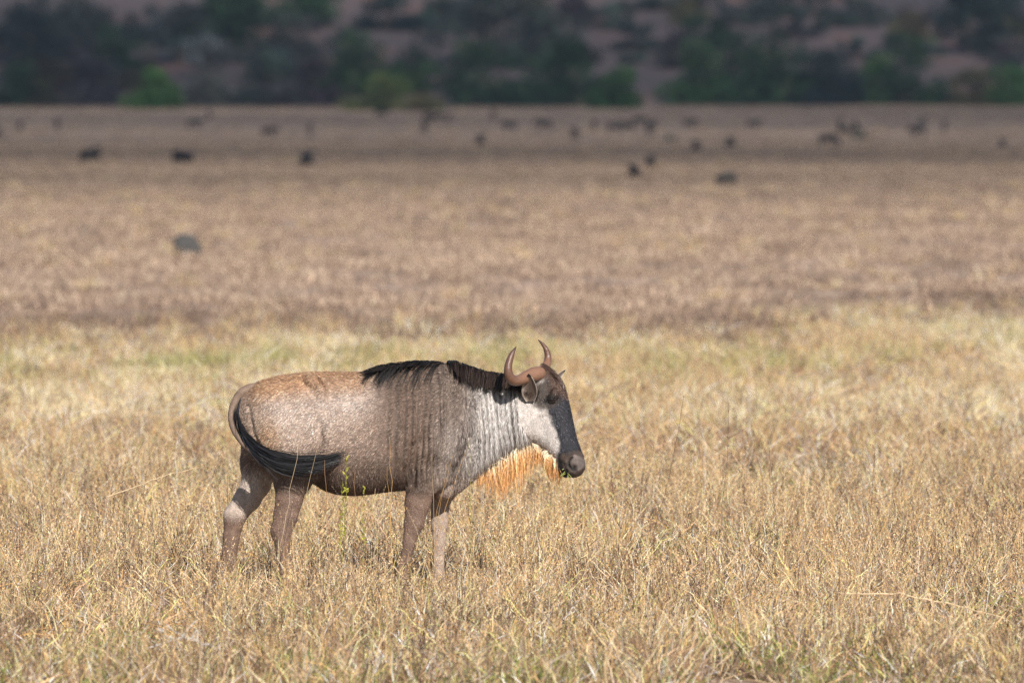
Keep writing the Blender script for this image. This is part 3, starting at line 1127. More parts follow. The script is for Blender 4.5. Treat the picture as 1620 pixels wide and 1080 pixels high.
fan = np.linspace(0, 1, k)[None] * 0 + sstep(.0, .25, tt - t0[:, None] + .1)
P = P + offs[:, None] * np.array([.3, .28, 1.0]) * (thick * fan)[..., None]
P = P + np.where(strays[..., None], rng.normal(size=(n, 1, 3)) * np.array([.02, .01, .035]) * (np.linspace(0, 1, k)[None, :, None] ** 1.5), 0)
P[..., 2] -= (np.linspace(0, 1, k)[None] ** 2 * (rng.random((n, 1)) < .12) * .04)
col = np.array([.011, .011, .013]) * np.exp(rng.normal(size=(n, 1, 1)) * .5) * np.ones((1, k, 1))
wd = .0042 - .003 * np.linspace(0, 1, k)[None] ** 2 + np.zeros((n, 1))
V, F, cc = ribbon_strands(P, wd, col)
tag(link('tail_tuft', mesh_from('tail_tuft', V, F, M_hair, cc), beast), kind='stuff')

# ------------------------------------------------------------------ grass: clumps of real blades, scattered over the plain
STRAW = np.array([(.68, .485, .265), (.82, .655, .42), (.62, .375, .145), (.45, .285, .16), (.32, .20, .13), (.58, .48, .39), (.15, .10, .075), (.46, .43, .16)])
STUB = np.array([(.40, .285, .212), (.49, .36, .262), (.29, .198, .152), (.56, .43, .315), (.21, .14, .108)])


def blades(n, h0, h1, spread, lean, width, bend, pal, pw, r, jit=.42, seg=4, lying=0.0):
    """n tapering bent ribbons round the origin"""
    k = seg + 1
    a = r.random(n) * 2 * np.pi
    rad = spread * np.sqrt(r.random(n))
    base = np.stack([np.cos(a) * rad, np.sin(a) * rad, np.zeros(n)], 1)
    h = r.uniform(h0, h1, n)
    a2 = a + r.normal(size=n) * 1.0
    ln = np.abs(r.normal(size=n)) * lean
    dirn = np.stack([np.cos(a2) * np.sin(ln), np.sin(a2) * np.sin(ln), np.cos(ln)], 1)
    t = np.linspace(0, 1, k)[None, :, None]
    P = base[:, None] + dirn[:, None] * h[:, None, None] * t
    bd = np.stack([np.cos(a2), np.sin(a2), -.55 * np.ones(n)], 1) * (bend * r.uniform(.1, 1.3, n) * h)[:, None]
    P = P + bd[:, None] * t ** 2.2
    kink = r.normal(size=(n, k, 3)) * (h * .035)[:, None, None]
    kink[:, 0] = 0
    P = P + kink
    if lying:
        P[..., 2] += (r.random(n) * lying)[:, None]
    P[..., 2] = np.maximum(P[..., 2], .004)
    wd = (width * r.uniform(.6, 1.35, n))[:, None] * (1 - .85 * np.linspace(0, 1, k)[None] ** 1.7)
    ci = r.choice(len(pal), n, p=np.array(pw) / np.sum(pw))
    col = pal[ci] * np.exp(r.normal(size=(n, 1)) * jit)
    T = np.gradient(P, axis=1)
    B = np.cross(T, (r.normal(size=(n, 1, 3)) + np.array([0, .8, 0])))
    B /= np.maximum(np.linalg.norm(B, axis=2, keepdims=True), 1e-9)
    V = np.stack([P - B * wd[..., None] / 2, P + B * wd[..., None] / 2], 2).reshape(-1, 3)
    b = (np.arange(n)[:, None] * (2 * k) + np.arange(k - 1)[None] * 2).ravel()
    F = np.stack([b, b + 1, b + 3, b + 2], 1)
    return V, F, np.repeat(np.clip(col, .01, .85), 2 * k, axis=0), P


def join(parts):
    V, F, Cc, n = [], [], [], 0
    for v, f, c in parts:
        V.append(v)
        F.append(f + n)
        Cc.append(c)
        n += len(v)
    return np.concatenate(V), np.concatenate(F), np.concatenate(Cc)


def seedheads(P, r, pal, size=.010, per=7):
    """little glumes along the upper third of stems P (n,k,3)"""
    n, k, _ = P.shape
    t = r.uniform(.62, 1.0, (n, per)) * (k - 1.001)
    i = t.astype(int)
    f = (t - i)[..., None]
    rows = np.arange(n)[:, None]
    q = (P[rows, i] * (1 - f) + P[rows, np.minimum(i + 1, k - 1)] * f).reshape(-1, 3)
    m = len(q)
    d = r.normal(size=(m, 3)) * .6 + np.array([0, 0, .7])
    d = d / np.linalg.norm(d, axis=1)[:, None] * (size * r.uniform(.6, 1.8, m))[:, None]
    s = np.cross(d, r.normal(size=(m, 3)))
    s = s / np.linalg.norm(s, axis=1)[:, None] * (size * .28)
    V = np.stack([q, q + d * .5 + s, q + d, q + d * .5 - s], 1).reshape(-1, 3)
    F = np.arange(m * 4).reshape(-1, 4)
    c = pal[r.integers(0, len(pal), m)] * np.exp(r.normal(size=(m, 1)) * .25)
    return V, F, np.repeat(c, 4, axis=0)


GREEN = np.array([(.17, .20, .045), (.11, .155, .04), (.26, .27, .07), (.30, .26, .12)])
BROWN = np.array([(.13, .085, .06), (.20, .13, .085), (.09, .065, .05)])
clump_col = bpy.data.collections.new('grass_clumps')       # sources only, drawn through the grass objects
NVAR = 18
for k in range(NVAR):
    r = np.random.default_rng(100 + k)
    parts = []
    if k < 4:            # upright straw tuft
        a = blades(46, .09, .27, .11, .34, .0060, .32, STRAW, [4, 2, 3, 3, 3, 2, 2.5, .8], r)
        b = blades(26, .05, .15, .16, .9, .0065, .5, STRAW, [2, 1, 2, 3, 3, 2, 3, .5], r)
        c = blades(7, .24, .36, .07, .22, .0034, .12, STRAW, [3, 3, 3, 1, 1, 1, 0, 0], r, seg=5)
        parts = [a[:3], b[:3], c[:3], seedheads(c[3], r, STRAW[:4])]
    elif k < 7:          # matted, broken litter
        a = blades(60, .06, .20, .20, 1.1, .0070, .45, STRAW, [3, 2, 2, 3, 4, 3, 3.5, .3], r, lying=.09)
        b = blades(26, .07, .19, .16, .45, .0060, .4, STRAW, [2, 2, 2, 3, 3, 2, 3, .3], r)
        parts = [a[:3], b[:3]]
    elif k < 9:          # tall thin stems
        a = blades(12, .34, .60, .10, .25, .0036, .14, STRAW, [2, 3, 4, 2, 1, 2, 0, 0], r, seg=6)
        b = blades(30, .08, .24, .12, .45, .006, .4, STRAW, [3, 2, 3, 2, 2, 2, 1, .5], r)
        parts = [a[:3], b[:3], seedheads(a[3], r, STRAW[:5], .009, 9)]
    elif k < 11:         # dark brown twiggy forb
        a = blades(13, .18, .40, .06, .5, .0046, .15, BROWN, [3, 3, 2], r, seg=6)
        b = blades(30, .06, .16, .14, .8, .0062, .4, STRAW, [1, 1, 2, 3, 3, 1, 3, .3], r)
        tw = blades(34, .03, .09, .02, .9, .0030, .2, BROWN, [3, 3, 2], r, seg=2)
        q = a[3].reshape(-1, 3)[r.integers(0, 13 * 7, 34)]
        parts = [a[:3], b[:3], (tw[0] + np.repeat(q, 6, axis=0), tw[1], tw[2]), seedheads(a[3], r, BROWN, .011, 6)]
    elif k < 13:         # green low growth
        a = blades(34, .06, .20, .12, .6, .0085, .5, GREEN, [3, 3, 2, 2], r)
        b = blades(24, .08, .22, .13, .5, .0062, .4, STRAW, [2, 2, 2, 2, 2, 1, 1, 2], r)
        parts = [a[:3], b[:3], seedheads(a[3], r, GREEN, .016, 4)]
    elif k == 13:        # pale bleached tuft
        a = blades(60, .10, .30, .12, .42, .0068, .45, STRAW, [3, 6, 1, .5, .3, 3, .2, .4], r)
        parts = [a[:3]]
    elif k == 17:        # olive tuft
        a = blades(54, .08, .27, .12, .42, .0068, .45, np.array([(.34, .34, .12), (.27, .29, .09), (.48, .42, .20), (.60, .48, .28)]), [3, 2, 3, 2], r)
        parts = [a[:3]]
    else:                # short grazed stubble
        sp = STUB * (.62 if k == 15 else 1.0)
        a = blades(44, .03, .12, .28, .8, .011, .4, sp, [3, 2, 3, 1, 2], r, seg=2)
        b = blades(14, .08, .20, .22, .4, .010, .3, sp, [2, 3, 1, 3, 0], r, seg=3)
        parts = [a[:3], b[:3]]
    V, F, cc = join(parts)
    o = bpy.data.objects.new('grass_clump_%02d' % k, mesh_from('grass_clump', V, F, M_grass, cc))
    clump_col.objects.link(o)


def scatter(y0, y1, dens, margin, smin, smax, seed, spread=.047):
    r = np.random.default_rng(seed)
    w1 = (y1 - CAM[1]) * spread + margin
    n = int(dens * (y1 - y0) * 2 * w1)
    y = r.uniform(y0, y1, n)
    x = r.uniform(-w1, w1, n)
    ok = np.abs(x) < (y - CAM[1]) * spread + margin
    x, y = x[ok], y[ok]
    d = y - CAM[1]
    _, py = to_px(np.stack([x, y, gz(x, y)], 1))
    n1 = fbm(x / 1.1, y / 2.0, 0, 3)                 # small patches
    n2 = fbm(x / 3.3 + 50, y / 9.0, 0, 3)            # broad patches
    edge = 127 + 9 * (fbm(x / 4.0, 8.8, 0, 2) - .5) + 16 * sstep(2.2, 4.5, x)
    bare = sstep(edge - 6, edge + 10, d) * .30
    keep = r.random(len(x)) < np.clip(.34 + 2.0 * (n1 - .36) + .8 * (n2 - .5), .26, 1) * (1 - bare) * (1 - .55 * sstep(300, 740, d))
    x, y, d, py, n1, n2 = (v[keep] for v in (x, y, d, py, n1, n2))
    m = len(x)
    kind = np.zeros(m, int)
    u = r.random(m)
    n3 = fbm(x / 1.4 + 9, y / 3.5 + 4, 3.0, 2)
    pg = np.clip(.015 + .25 * (n3 - .62) * 4 * (n3 > .62), 0, .4)
    pg = pg + .5 * np.exp(-((d - 122 - 12 * sstep(2.2, 4.5, x)) / 7.0) ** 2) * sstep(.38, .52, n2) + .20 * sstep(63, 56, d)
    pb = .16 * sstep(63, 57, d) * sstep(.42, .6, n2) + np.clip(.04 + .8 * (n1 < .40) * (.40 - n1) * 4, 0, .32) * sstep(110, 85, d) + .05
    pt = np.where(d < 110, .065, .03)
    pw = sstep(78, 95, d) * .42 * sstep(.35, .6, n2) * (d < 180)
    pl = .33
    edges = np.cumsum(np.stack([pg, pb, pt, pw, np.full(m, pl)], 1), axis=1)
    kind = np.where(u < edges[:, 0], r.integers(11, 13, m), np.where(u < edges[:, 1], r.integers(9, 11, m), np.where(u < edges[:, 2], r.integers(7, 9, m),
                    np.where(u < edges[:, 3], 13, np.where(u < edges[:, 4], r.integers(4, 7, m), r.integers(0, 4, m))))))
    stub = d > edge[keep] + r.normal(size=m) * 5 + 2
    olive = np.exp(-((d - 119 - 14 * sstep(2.2, 4.5, x)) / 9.0) ** 2) * sstep(.36, .5, fbm(x / 2.2 + 3, y / 12.0, 5.0, 2))
    kind = np.where(r.random(m) < olive * .42, 17, kind)
    stub = stub & (kind != 17)
    darkz = sstep(edge[keep] + 28, edge[keep] + 12, d) * .75 + .25 * (n2 < .46) + .12
    kind = np.where(stub & (u < .97), np.where(r.random(m) < darkz, 15, r.choice([14, 16], m)), kind)
    hs = r.uniform(smin, smax, m) * (.70 + .6 * n1)
    return x, y, gz(x, y) - .005, kind, hs, r.random(m) * 2 * np.pi, r.normal(size=(m, 2)) * .10


gi = bpy.data.node_groups.new('scatter_clumps', 'GeometryNodeTree')
gi.interface.new_socket('Geometry', in_out='INPUT', socket_type='NodeSocketGeometry')
gi.interface.new_socket('Geometry', in_out='OUTPUT', socket_type='NodeSocketGeometry')
gN, gL = gi.nodes, gi.links
g_in, g_out = gN.new('NodeGroupInput'), gN.new('NodeGroupOutput')
ip_ = gN.new('GeometryNodeInstanceOnPoints')
ci_ = gN.new('GeometryNodeCollectionInfo')
ci_.inputs['Collection'].default_value = clump_col
ci_.inputs['Separate Children'].default_value = True
ci_.inputs['Reset Children'].default_value = True


def gattr(name, typ):
    n = gN.new('GeometryNodeInputNamedAttribute')
    n.data_type = typ
    n.inputs['Name'].default_value = name
    return n.outputs['Attribute']


gL.new(g_in.outputs[0], ip_.inputs['Points'])
gL.new(ci_.outputs[0], ip_.inputs['Instance'])
ip_.inputs['Pick Instance'].default_value = True
gL.new(gattr('kind', 'INT'), ip_.inputs['Instance Index'])
gL.new(gattr('rot', 'FLOAT_VECTOR'), ip_.inputs['Rotation'])
gL.new(gattr('scl', 'FLOAT_VECTOR'), ip_.inputs['Scale'])
gL.new(ip_.outputs[0], g_out.inputs[0])


def grass_field(name, *args, wide=1.0, **kw):
    x, y, z, kind, hs, rz, tilt = scatter(*args, **kw)
    me = bpy.data.meshes.new(name)
    me.vertices.add(len(x))
    me.vertices.foreach_set('co', np.stack([x, y, z], 1).astype(np.float32).ravel())
    a = me.attributes.new('kind', 'INT', 'POINT')
    a.data.foreach_set('value', kind.astype(np.int32))
    a = me.attributes.new('rot', 'FLOAT_VECTOR', 'POINT')
    a.data.foreach_set('vector', np.stack([tilt[:, 0], tilt[:, 1], rz], 1).astype(np.float32).ravel())
    a = me.attributes.new('scl', 'FLOAT_VECTOR', 'POINT')
    a.data.foreach_set('vector', np.stack([hs * 0 + wide, hs * 0 + wide, hs], 1).astype(np.float32).ravel())
    o = link(name, me)
    md = o.modifiers.new('scatter', 'NODES')
    md.node_group = gi
    tag(o, kind='stuff')
    return len(x)


ng = grass_field('dry_grass', -12.0, 20.0, 25, 3.0, .74, 1.32, 11)
ng += grass_field('dry_grass', 20.0, 85.0, 10, 3.5, .65, 1.15, 12, wide=1.15)
ng += grass_field('dry_grass', 85.0, 700.0, 3.2, 4.0, .5, 1.2, 13, wide=1.6)
ng += grass_field('dry_grass', 700.0, 1230.0, .75, 8.0, .6, 1.3, 14, wide=3.0)
print('grass clumps', ng)

# ------------------------------------------------------------------ bushes and trees along the foot of the hill and on its slope
def leaf_cloud(n, centers, radii, size, r, flat=.6):
    li = r.choice(len(centers), n, p=radii ** 2 / (radii ** 2).sum())
    d = r.normal(size=(n, 3))
    d /= np.linalg.norm(d, axis=1)[:, None]
    rad = radii[li] * (r.random(n) ** .45)
    p = centers[li] + d * rad[:, None] * np.array([1, 1, .75])
    a = r.normal(size=(n, 3))
    a /= np.linalg.norm(a, axis=1)[:, None]
    b = np.cross(a, r.normal(size=(n, 3)))
    b /= np.linalg.norm(b, axis=1)[:, None]
    s = (size * r.uniform(.6, 1.5, n))[:, None]
    V = np.stack([p - a * s, p + b * s * flat, p + a * s, p - b * s * flat], 1).reshape(-1, 3)
    return V, np.arange(n * 4).reshape(-1, 4), li, p


def make_tree(name, loc, wid, hgt, col, label, cat, group, seed, style='bush', leaves=3200):
    r = np.random.default_rng(seed)
    root = bpy.data.objects.new(name, None)
    C.objects.link(root)
    root.location = loc
    tag(root, label, cat, group)
    low = {'bush': .03, 'tree': .14, 'flat': .50}[style]
    nl = 20 if style != 'flat' else 12
    ce, ra = [], []
    for k in range(nl):
        a = r.random() * 2 * math.pi
        q = math.sqrt(r.random()) * .78
        zt = r.random() ** 1.15 if k % 2 or style != 'bush' else r.random() * .22
        prof = math.sqrt(max(0.05, 1 - zt ** 2.2)) if style != 'flat' else 1.0
        z = hgt * (low + (1 - low) * zt * .86)
        ce.append((math.cos(a) * q * wid / 2 * prof, math.sin(a) * q * wid / 2 * prof * .45, z))
        ra.append(min(wid, hgt * 1.3) * r.uniform(.19, .30) * (.7 if style == 'flat' else 1))
    ce, ra = np.array(ce), np.array(ra)
    V, F, li, p = leaf_cloud(leaves, ce, ra, .040 * min(wid, 1.2 * hgt) ** .8 + .03, r)
    V[:, 2] = np.maximum(V[:, 2], .02)
    tint = np.exp(r.normal(size=(nl, 1)) * .28) * (1 + r.normal(size=(nl, 3)) * .07)
    cc = np.array(col) * tint[li] * np.exp(r.normal(size=(leaves, 1)) * .25)
    link('crown', mesh_from('crown', V, F, M_leaf, np.repeat(np.clip(cc, .004, .6), 4, axis=0)), root)
    parts = []
    tr = .035 * hgt ** .9 + .03
    hub = np.array([0, 0, hgt * max(low, .18)])
    tv, tf = tube(smooth_path([(0, 0, -.3), (.05 * hgt * r.normal(), 0, hub[2] * .5), tuple(hub)], 6), np.linspace(tr * 1.3, tr, 6), 7)
    vs, fs, n = [np.array(tv)], list(tf), len(tv)
    for k in r.choice(nl, min(nl, 9), replace=False):
        mid = (hub + ce[k]) / 2 + np.array([0, 0, -.05 * hgt])
        lv, lf = tube(smooth_path([tuple(hub - np.array([0, 0, .05])), tuple(mid), tuple(ce[k])], 5), np.linspace(tr * .6, tr * .18, 5), 5)
        vs.append(lv)
        fs += [tuple(i + n for i in f) for f in lf]
        n += len(lv)
    V = np.concatenate(vs)
    link('trunk', mesh_from('trunk', V, fs, M_bark, np.tile([.16, .12, .095], (len(V), 1)), smooth=True), root)
    return root


DG, MG, BG, GR, TE, OL, YG, PU, BL = ((.031, .070, .031), (.045, .102, .032), (.062, .135, .032), (.120, .130, .115), (.056, .074, .066),
                                      (.085, .080, .040), (.095, .125, .040), (.060, .052, .058), (.022, .040, .036))
TREES = [  # px, base py, width px, height px, colour, style, label
    (12, 169, 112, 66, DG, 'bush', 'dark green bush at the far left edge of the plain, cut by the frame'),
    (78, 168, 92, 66, OL, 'bush', 'dull olive bush second from the left along the plain edge'),
    (135, 168, 84, 74, PU, 'bush', 'dusky grey bush left of the bright green round bush'),
    (230, 173, 112, 54, BG, 'bush', 'low bright green round bush at the plain edge, left side'),
    (335, 168, 132, 92, GR, 'bush', 'wide pale grey-green bush behind the bright green round bush'),
    (425, 168, 112, 76, TE, 'bush', 'grey-teal bush right of the wide pale bush'),
    (497, 168, 92, 62, PU, 'bush', 'dusky purple-grey bush left of the yellow-green thicket'),
    (618, 176, 185, 54, YG, 'bush', 'low yellow-green thicket standing furthest out on the plain edge'),
    (672, 177, 66, 28, OL, 'bush', 'small brown dry bush at the foot of the yellow-green thicket'),
    (556, 150, 130, 86, MG, 'bush', 'mid green bush behind the left half of the yellow-green thicket'),
    (642, 146, 132, 72, MG, 'bush', 'mid green bush behind the right half of the yellow-green thicket'),
    (752, 168, 118, 88, DG, 'bush', 'dark green bush right of the yellow-green thicket'),
    (845, 168, 140, 92, DG, 'bush', 'broad dark green bush in the middle of the tree line'),
    (912, 171, 92, 104, DG, 'tree', 'tall dark green tree just left of the sandy gap'),
    (972, 173, 76, 66, MG, 'bush', 'green bush beside the sandy gap in the tree line'),
    (1098, 166, 86, 84, MG, 'bush', 'mid green bush on the right side of the sandy gap'),
    (1165, 166, 142, 104, DG, 'bush', 'large dark green bush right of the sandy gap'),
    (1248, 166, 146, 102, DG, 'bush', 'broad dark bush between the large bush and the blackish bush'),
    (1312, 167, 92, 74, BL, 'bush', 'blackish bush in deep shade, right half of the tree line'),
    (1376, 165, 92, 64, MG, 'bush', 'green bush just right of the blackish bush'),
    (1446, 166, 132, 72, DG, 'bush', 'wide green bush between two smaller ones near the right end'),
    (1543, 168, 92, 52, OL, 'bush', 'low dull bush second from the right end of the plain edge'),
    (1604, 168, 84, 62, MG, 'bush', 'green bush at the far right edge of the plain, cut by the frame'),
    (30, 102, 116, 80, BL, 'tree', 'blue-black tree on the slope above the far left bush'),
    (122, 98, 92, 86, TE, 'tree', 'hazy teal tree on the slope right of the blue-black tree'),
    (175, 112, 80, 60, DG, 'bush', 'dark bush on the slope above the dusky grey bush'),
    (232, 66, 76, 50, BL, 'bush', 'blue-black bush high on the left slope beside rusty soil'),
    (288, 100, 96, 76, TE, 'tree', 'teal tree on the slope left of the tall green tree'),
    (362, 96, 120, 128, DG, 'tree', 'tall dark green tree rising out of the top of the frame'),
    (455, 92, 104, 66, TE, 'bush', 'teal bush on the slope right of the tall green tree'),
    (490, 44, 96, 80, DG, 'tree', 'dark green tree at the top edge, right of the tall tree'),
    (612, 48, 120, 56, BL, 'bush', 'dark bush high on the slope above the mid green bushes'),
    (705, 44, 72, 42, TE, 'bush', 'small teal bush high on the slope left of the large hazy tree'),
    (785, 104, 210, 96, TE, 'tree', 'large hazy spreading tree above the middle of the tree line'),
    (800, 32, 140, 60, BL, 'tree', 'dark tree crown at the top edge above the large hazy tree'),
    (908, 40, 44, 52, PU, 'tree', 'narrow dusky tree on the slope above the sandy gap'),
    (965, 46, 96, 38, TE, 'bush', 'low teal bush high on the slope right of the narrow tree'),
    (1008, 80, 86, 38, BL, 'bush', 'dark low bush on the slope over the sandy gap'),
    (1018, 98, 100, 30, TE, 'bush', 'thin teal scrub just behind the sandy gap'),
    (1055, 16, 160, 46, BL, 'bush', 'blue-black thicket at the top edge, right of centre'),
    (1112, 78, 94, 46, DG, 'bush', 'dark round bush on the slope above the right side of the gap'),
    (1182, 40, 88, 40, TE, 'bush', 'teal bush high on the slope above the large dark bush'),
    (1256, 62, 62, 26, PU, 'bush', 'small dusky bush alone on bare slope, right half'),
    (1268, 26, 110, 40, TE, 'bush', 'hazy teal bush near the top edge, right half'),
    (1362, 42, 92, 42, TE, 'bush', 'teal bush high on the slope above the green bush'),
    (1436, 36, 66, 30, PU, 'bush', 'small dusky bush near the top edge left of the dark tree'),
    (1362, 94, 112, 30, TE, 'bush', 'low teal scrub just behind the green bush, right half'),
    (1532, 86, 84, 100, BL, 'tree', 'tall blue-black tree on the right slope, top cut by the frame'),
    (1602, 58, 70, 62, BL, 'bush', 'dark bush on the slope at the far right edge'),
    (1586, 94, 96, 30, TE, 'bush', 'low teal scrub at the right edge above the green bush'),
]
for k, (tx, ty, tw, th, col, style, lab) in enumerate(TREES):
    g = ground_hit(tx, ty)
    ppm = FPX / (g[1] - CAM[1])
    make_tree('tree' if style == 'tree' else 'bush', g, tw * (1.30 if ty > 160 else 1.5) / ppm, th * 1.18 / ppm, col, lab, style, 'bushes and trees at the foot of the hill', 300 + k, style)

r_ = np.random.default_rng(41)
for k in range(34):                                   # scrub between them, farther up the slope
    tx, ty = r_.uniform(-60, 1680), r_.uniform(20, 158)
    if 985 < tx < 1065 and ty > 95:
        continue
    g = ground_hit(tx, ty)
    ppm = FPX / (g[1] - CAM[1])
    make_tree('bush', g, r_.uniform(70, 150) / ppm, r_.uniform(34, 70) / ppm, (TE, PU, DG, OL, BL)[int(r_.integers(0, 5))],
              'blurred dull scrub bush filling the hillside between the named bushes and trees', 'bush', 'hillside scrub', 500 + k, 'bush', 1800)

# ------------------------------------------------------------------ the far herd
def herd_mesh(pose):
    """a small wildebeest for the distance: trunk, neck, head, legs, horns, tail in one body"""
    h = .045
    o = np.array([-1.3, -.5, -.06])
    n = (int(2.5 / h), int(1.0 / h), int(1.75 / h))
    ax = [o[k] + h * np.arange(n[k]) for k in range(3)]
    x, y, z = ax[0][:, None, None], ax[1][None, :, None], ax[2][None, None, :]
    F = np.full(n, 9.0)

    def cone(a, b, ra, rb, k=.05, ys=1.0):
        nonlocal F
        a, b = np.array(a, float), np.array(b, float)
        ab = b - a
        t = np.clip(((x - a[0]) * ab[0] + (y - a[1]) * ab[1] + (z - a[2]) * ab[2]) / ab.dot(ab), 0, 1)
        d = np.sqrt((x - a[0] - t * ab[0]) ** 2 + ((y - a[1] - t * ab[1]) / ys) ** 2 + (z - a[2] - t * ab[2]) ** 2) - (ra + (rb - ra) * t)
        e = np.maximum(k - np.abs(F - d), 0) / k
        F = np.minimum(F, d) - e * e * k * .25
    dz = -.55 if pose == 'lie' else 0.0
    cone((-.62, 0, .98 + dz), (-.1, 0, .93 + dz), .24, .30, .1, .85)
    cone((-.1, 0, .93 + dz), (.38, 0, 1.02 + dz), .30, .27, .1, .75)
    if pose == 'graze':
        nk, hd0, hd1 = (.75, 0, .72), (.88, 0, .50), (1.02, 0, .14)
    else:
        nk, hd0, hd1 = (.72, 0, 1.12 + dz), (.86, 0, 1.15 + dz), (1.02, 0, .78 + dz)
    cone((.40, 0, 1.06 + dz), nk, .22, .15, .1, .6)
    cone(nk, hd0, .15, .12, .05, .7)
    cone(hd0, hd1, .12, .075, .05, .75)
    u = np.array(hd0)
    for s in (-1, 1):
        cone(u + (0, s * .05, .08), u + (-.05, s * .26, .08), .055, .045, .03)
        cone(u + (-.05, s * .26, .08), u + (-.02, s * .28, .30), .045, .03, .03)
    cone((.35, 0, 1.27 + dz), (np.array(nk) + (-.02, 0, .16)), .05, .05, .04, .6)
    cone(np.array(nk) + (.02, 0, -.14), np.array(hd1) + (-.16, 0, -.02), .05, .05, .04, .4)
    if pose == 'lie':
        for s in (-1, 1):
            cone((-.55, s * .2, .22), (-.15, s * .30, .12), .14, .08)
            cone((-.15, s * .30, .10), (-.55, s * .34, .05), .07, .05)
            cone((.35, s * .2, .22), (.62, s * .22, .08), .10, .06)
            cone((.62, s * .22, .07), (.30, s * .27, .05), .06, .05)
        cone((-.84, 0, .42), (-.88, .08, .1), .05, .05)
    else:
        for s in (-1, 1):
            fx = .07 * s
            cone((-.60, s * .12, .85), (-.66 + fx, s * .13, .55), .17, .085, .06, .7)
            cone((-.66 + fx, s * .13, .55), (-.74 + fx, s * .13, .42), .085, .062)
            cone((-.74 + fx, s * .13, .42), (-.70 + fx, s * .13, .0), .062, .05, .02)
            cone((.36, s * .12, .85), (.38 - fx, s * .13, .42), .13, .062, .06, .7)
            cone((.38 - fx, s * .13, .42), (.37 - fx, s * .13, .0), .058, .05, .02)
        cone((-.84, 0, 1.06), (-.90, 0, .62), .05, .05)
    V, Fq = surface_nets(F, o, h)
    V = smooth_mesh(V, Fq, 1)
    V[:, 2] -= V[:, 2].min()
    c = np.tile([.030, .028, .030], (len(V), 1)) * (.7 + .6 * fbm(V[:, 0] * 5, V[:, 1] * 5, V[:, 2] * 5))[:, None]
    return mesh_from('far_wildebeest_' + pose, V, Fq, M_dark, c, smooth=True)


HM = {q: herd_mesh(q) for q in ('stand', 'graze', 'lie')}
HERD = [  # px, foot py, height px seen, pose, heading deg, label
    (-3, 224, 22, 'stand', 80, 'distant wildebeest cut by the left edge of the frame'),
    (32, 210, 16, 'stand', 95, 'small distant wildebeest second from the left edge'),
    (91, 207, 16, 'stand', 85, 'small distant wildebeest third from the left edge'),
    (308, 206, 15, 'stand', 10, 'distant wildebeest side-on beneath the tall green tree'),
    (331, 191, 14, 'stand', 90, 'tiny faint wildebeest nearest the bushes, left half'),
    (427, 221, 18, 'stand', 20, 'dark distant wildebeest left of a smaller one in the left half'),
    (490, 216, 17, 'stand', 88, 'narrow distant wildebeest seen end-on, left of the centre gap'),
    (142, 256, 22, 'lie', 15, 'resting dark wildebeest leftmost in the nearer row'),
    (290, 259, 20, 'lie', 190, 'resting dark wildebeest middle of the three in the nearer left row'),
    (486, 263, 25, 'lie', 75, 'resting dark wildebeest rightmost of the three in the nearer left row'),
    (605, 188, 11, 'stand', 0, 'faint wildebeest at the edge of the yellow-green thicket'),
    (675, 195, 16, 'stand', 75, 'left animal of the overlapping pair below the thicket'),
    (690, 196, 16, 'stand', 10, 'right animal of the overlapping pair below the thicket'),
    (672, 211, 15, 'graze', 80, 'wildebeest just in front of the overlapping pair'),
    (710, 196, 13, 'stand', 85, 'pale faint wildebeest right of the overlapping pair'),
    (781, 190, 12, 'stand', 88, 'faint tiny wildebeest close to the dark bushes, centre'),
    (760, 229, 16, 'lie', 85, 'small dark wildebeest alone in front of the centre row'),
    (806, 211, 19, 'stand', 200, 'dark wildebeest left of the bulkiest one in the centre row'),
    (860, 210, 21, 'stand', 170, 'bulkiest dark wildebeest of the centre row'),
    (909, 223, 18, 'stand', 110, 'wildebeest standing a little nearer, right of the bulkiest one'),
    (940, 209, 15, 'stand', 92, 'slim faint wildebeest left of the long dark pair'),
    (973, 213, 18, 'stand', 5, 'left one of the long dark pair under the sandy gap'),
    (991, 212, 17, 'stand', 180, 'right one of the long dark pair under the sandy gap'),
    (1011, 202, 15, 'stand', 20, 'wildebeest just behind and right of the long dark pair'),
    (1030, 216, 26, 'stand', 70, 'tallest wildebeest at the right end of the crowd under the gap'),
    (1003, 283, 21, 'lie', 110, 'blackest resting wildebeest nearest the viewer of the far herd'),
    (1029, 266, 18, 'lie', 80, 'small dark wildebeest behind the blackest resting one'),
    (1092, 206, 17, 'stand', 30, 'wildebeest below the bush right of the sandy gap'),
    (1101, 240, 16, 'lie', 95, 'small round dark wildebeest left of another in the right half'),
    (1156, 234, 18, 'lie', 80, 'dark wildebeest right of the small round one, in front of the row'),
    (1193, 207, 15, 'stand', 15, 'wildebeest standing alone below the large dark bush'),
    (1311, 235, 16, 'graze', 5, 'wildebeest a little apart in front of the right-hand cluster'),
    (1329, 207, 17, 'stand', 80, 'back left animal of the right-hand cluster'),
    (1337, 219, 16, 'graze', 25, 'front animal of the right-hand cluster'),
    (1354, 213, 21, 'stand', 100, 'back right animal of the right-hand cluster'),
    (1459, 205, 18, 'stand', 70, 'upper faint one of the two overlapping near the right end'),
    (1451, 220, 17, 'stand', 190, 'lower dark one of the two overlapping near the right end'),
    (1494, 210, 17, 'stand', 85, 'rightmost clear wildebeest of the far herd'),
    (1586, 233, 12, 'lie', 80, 'faint low wildebeest near the right edge of the frame'),
]
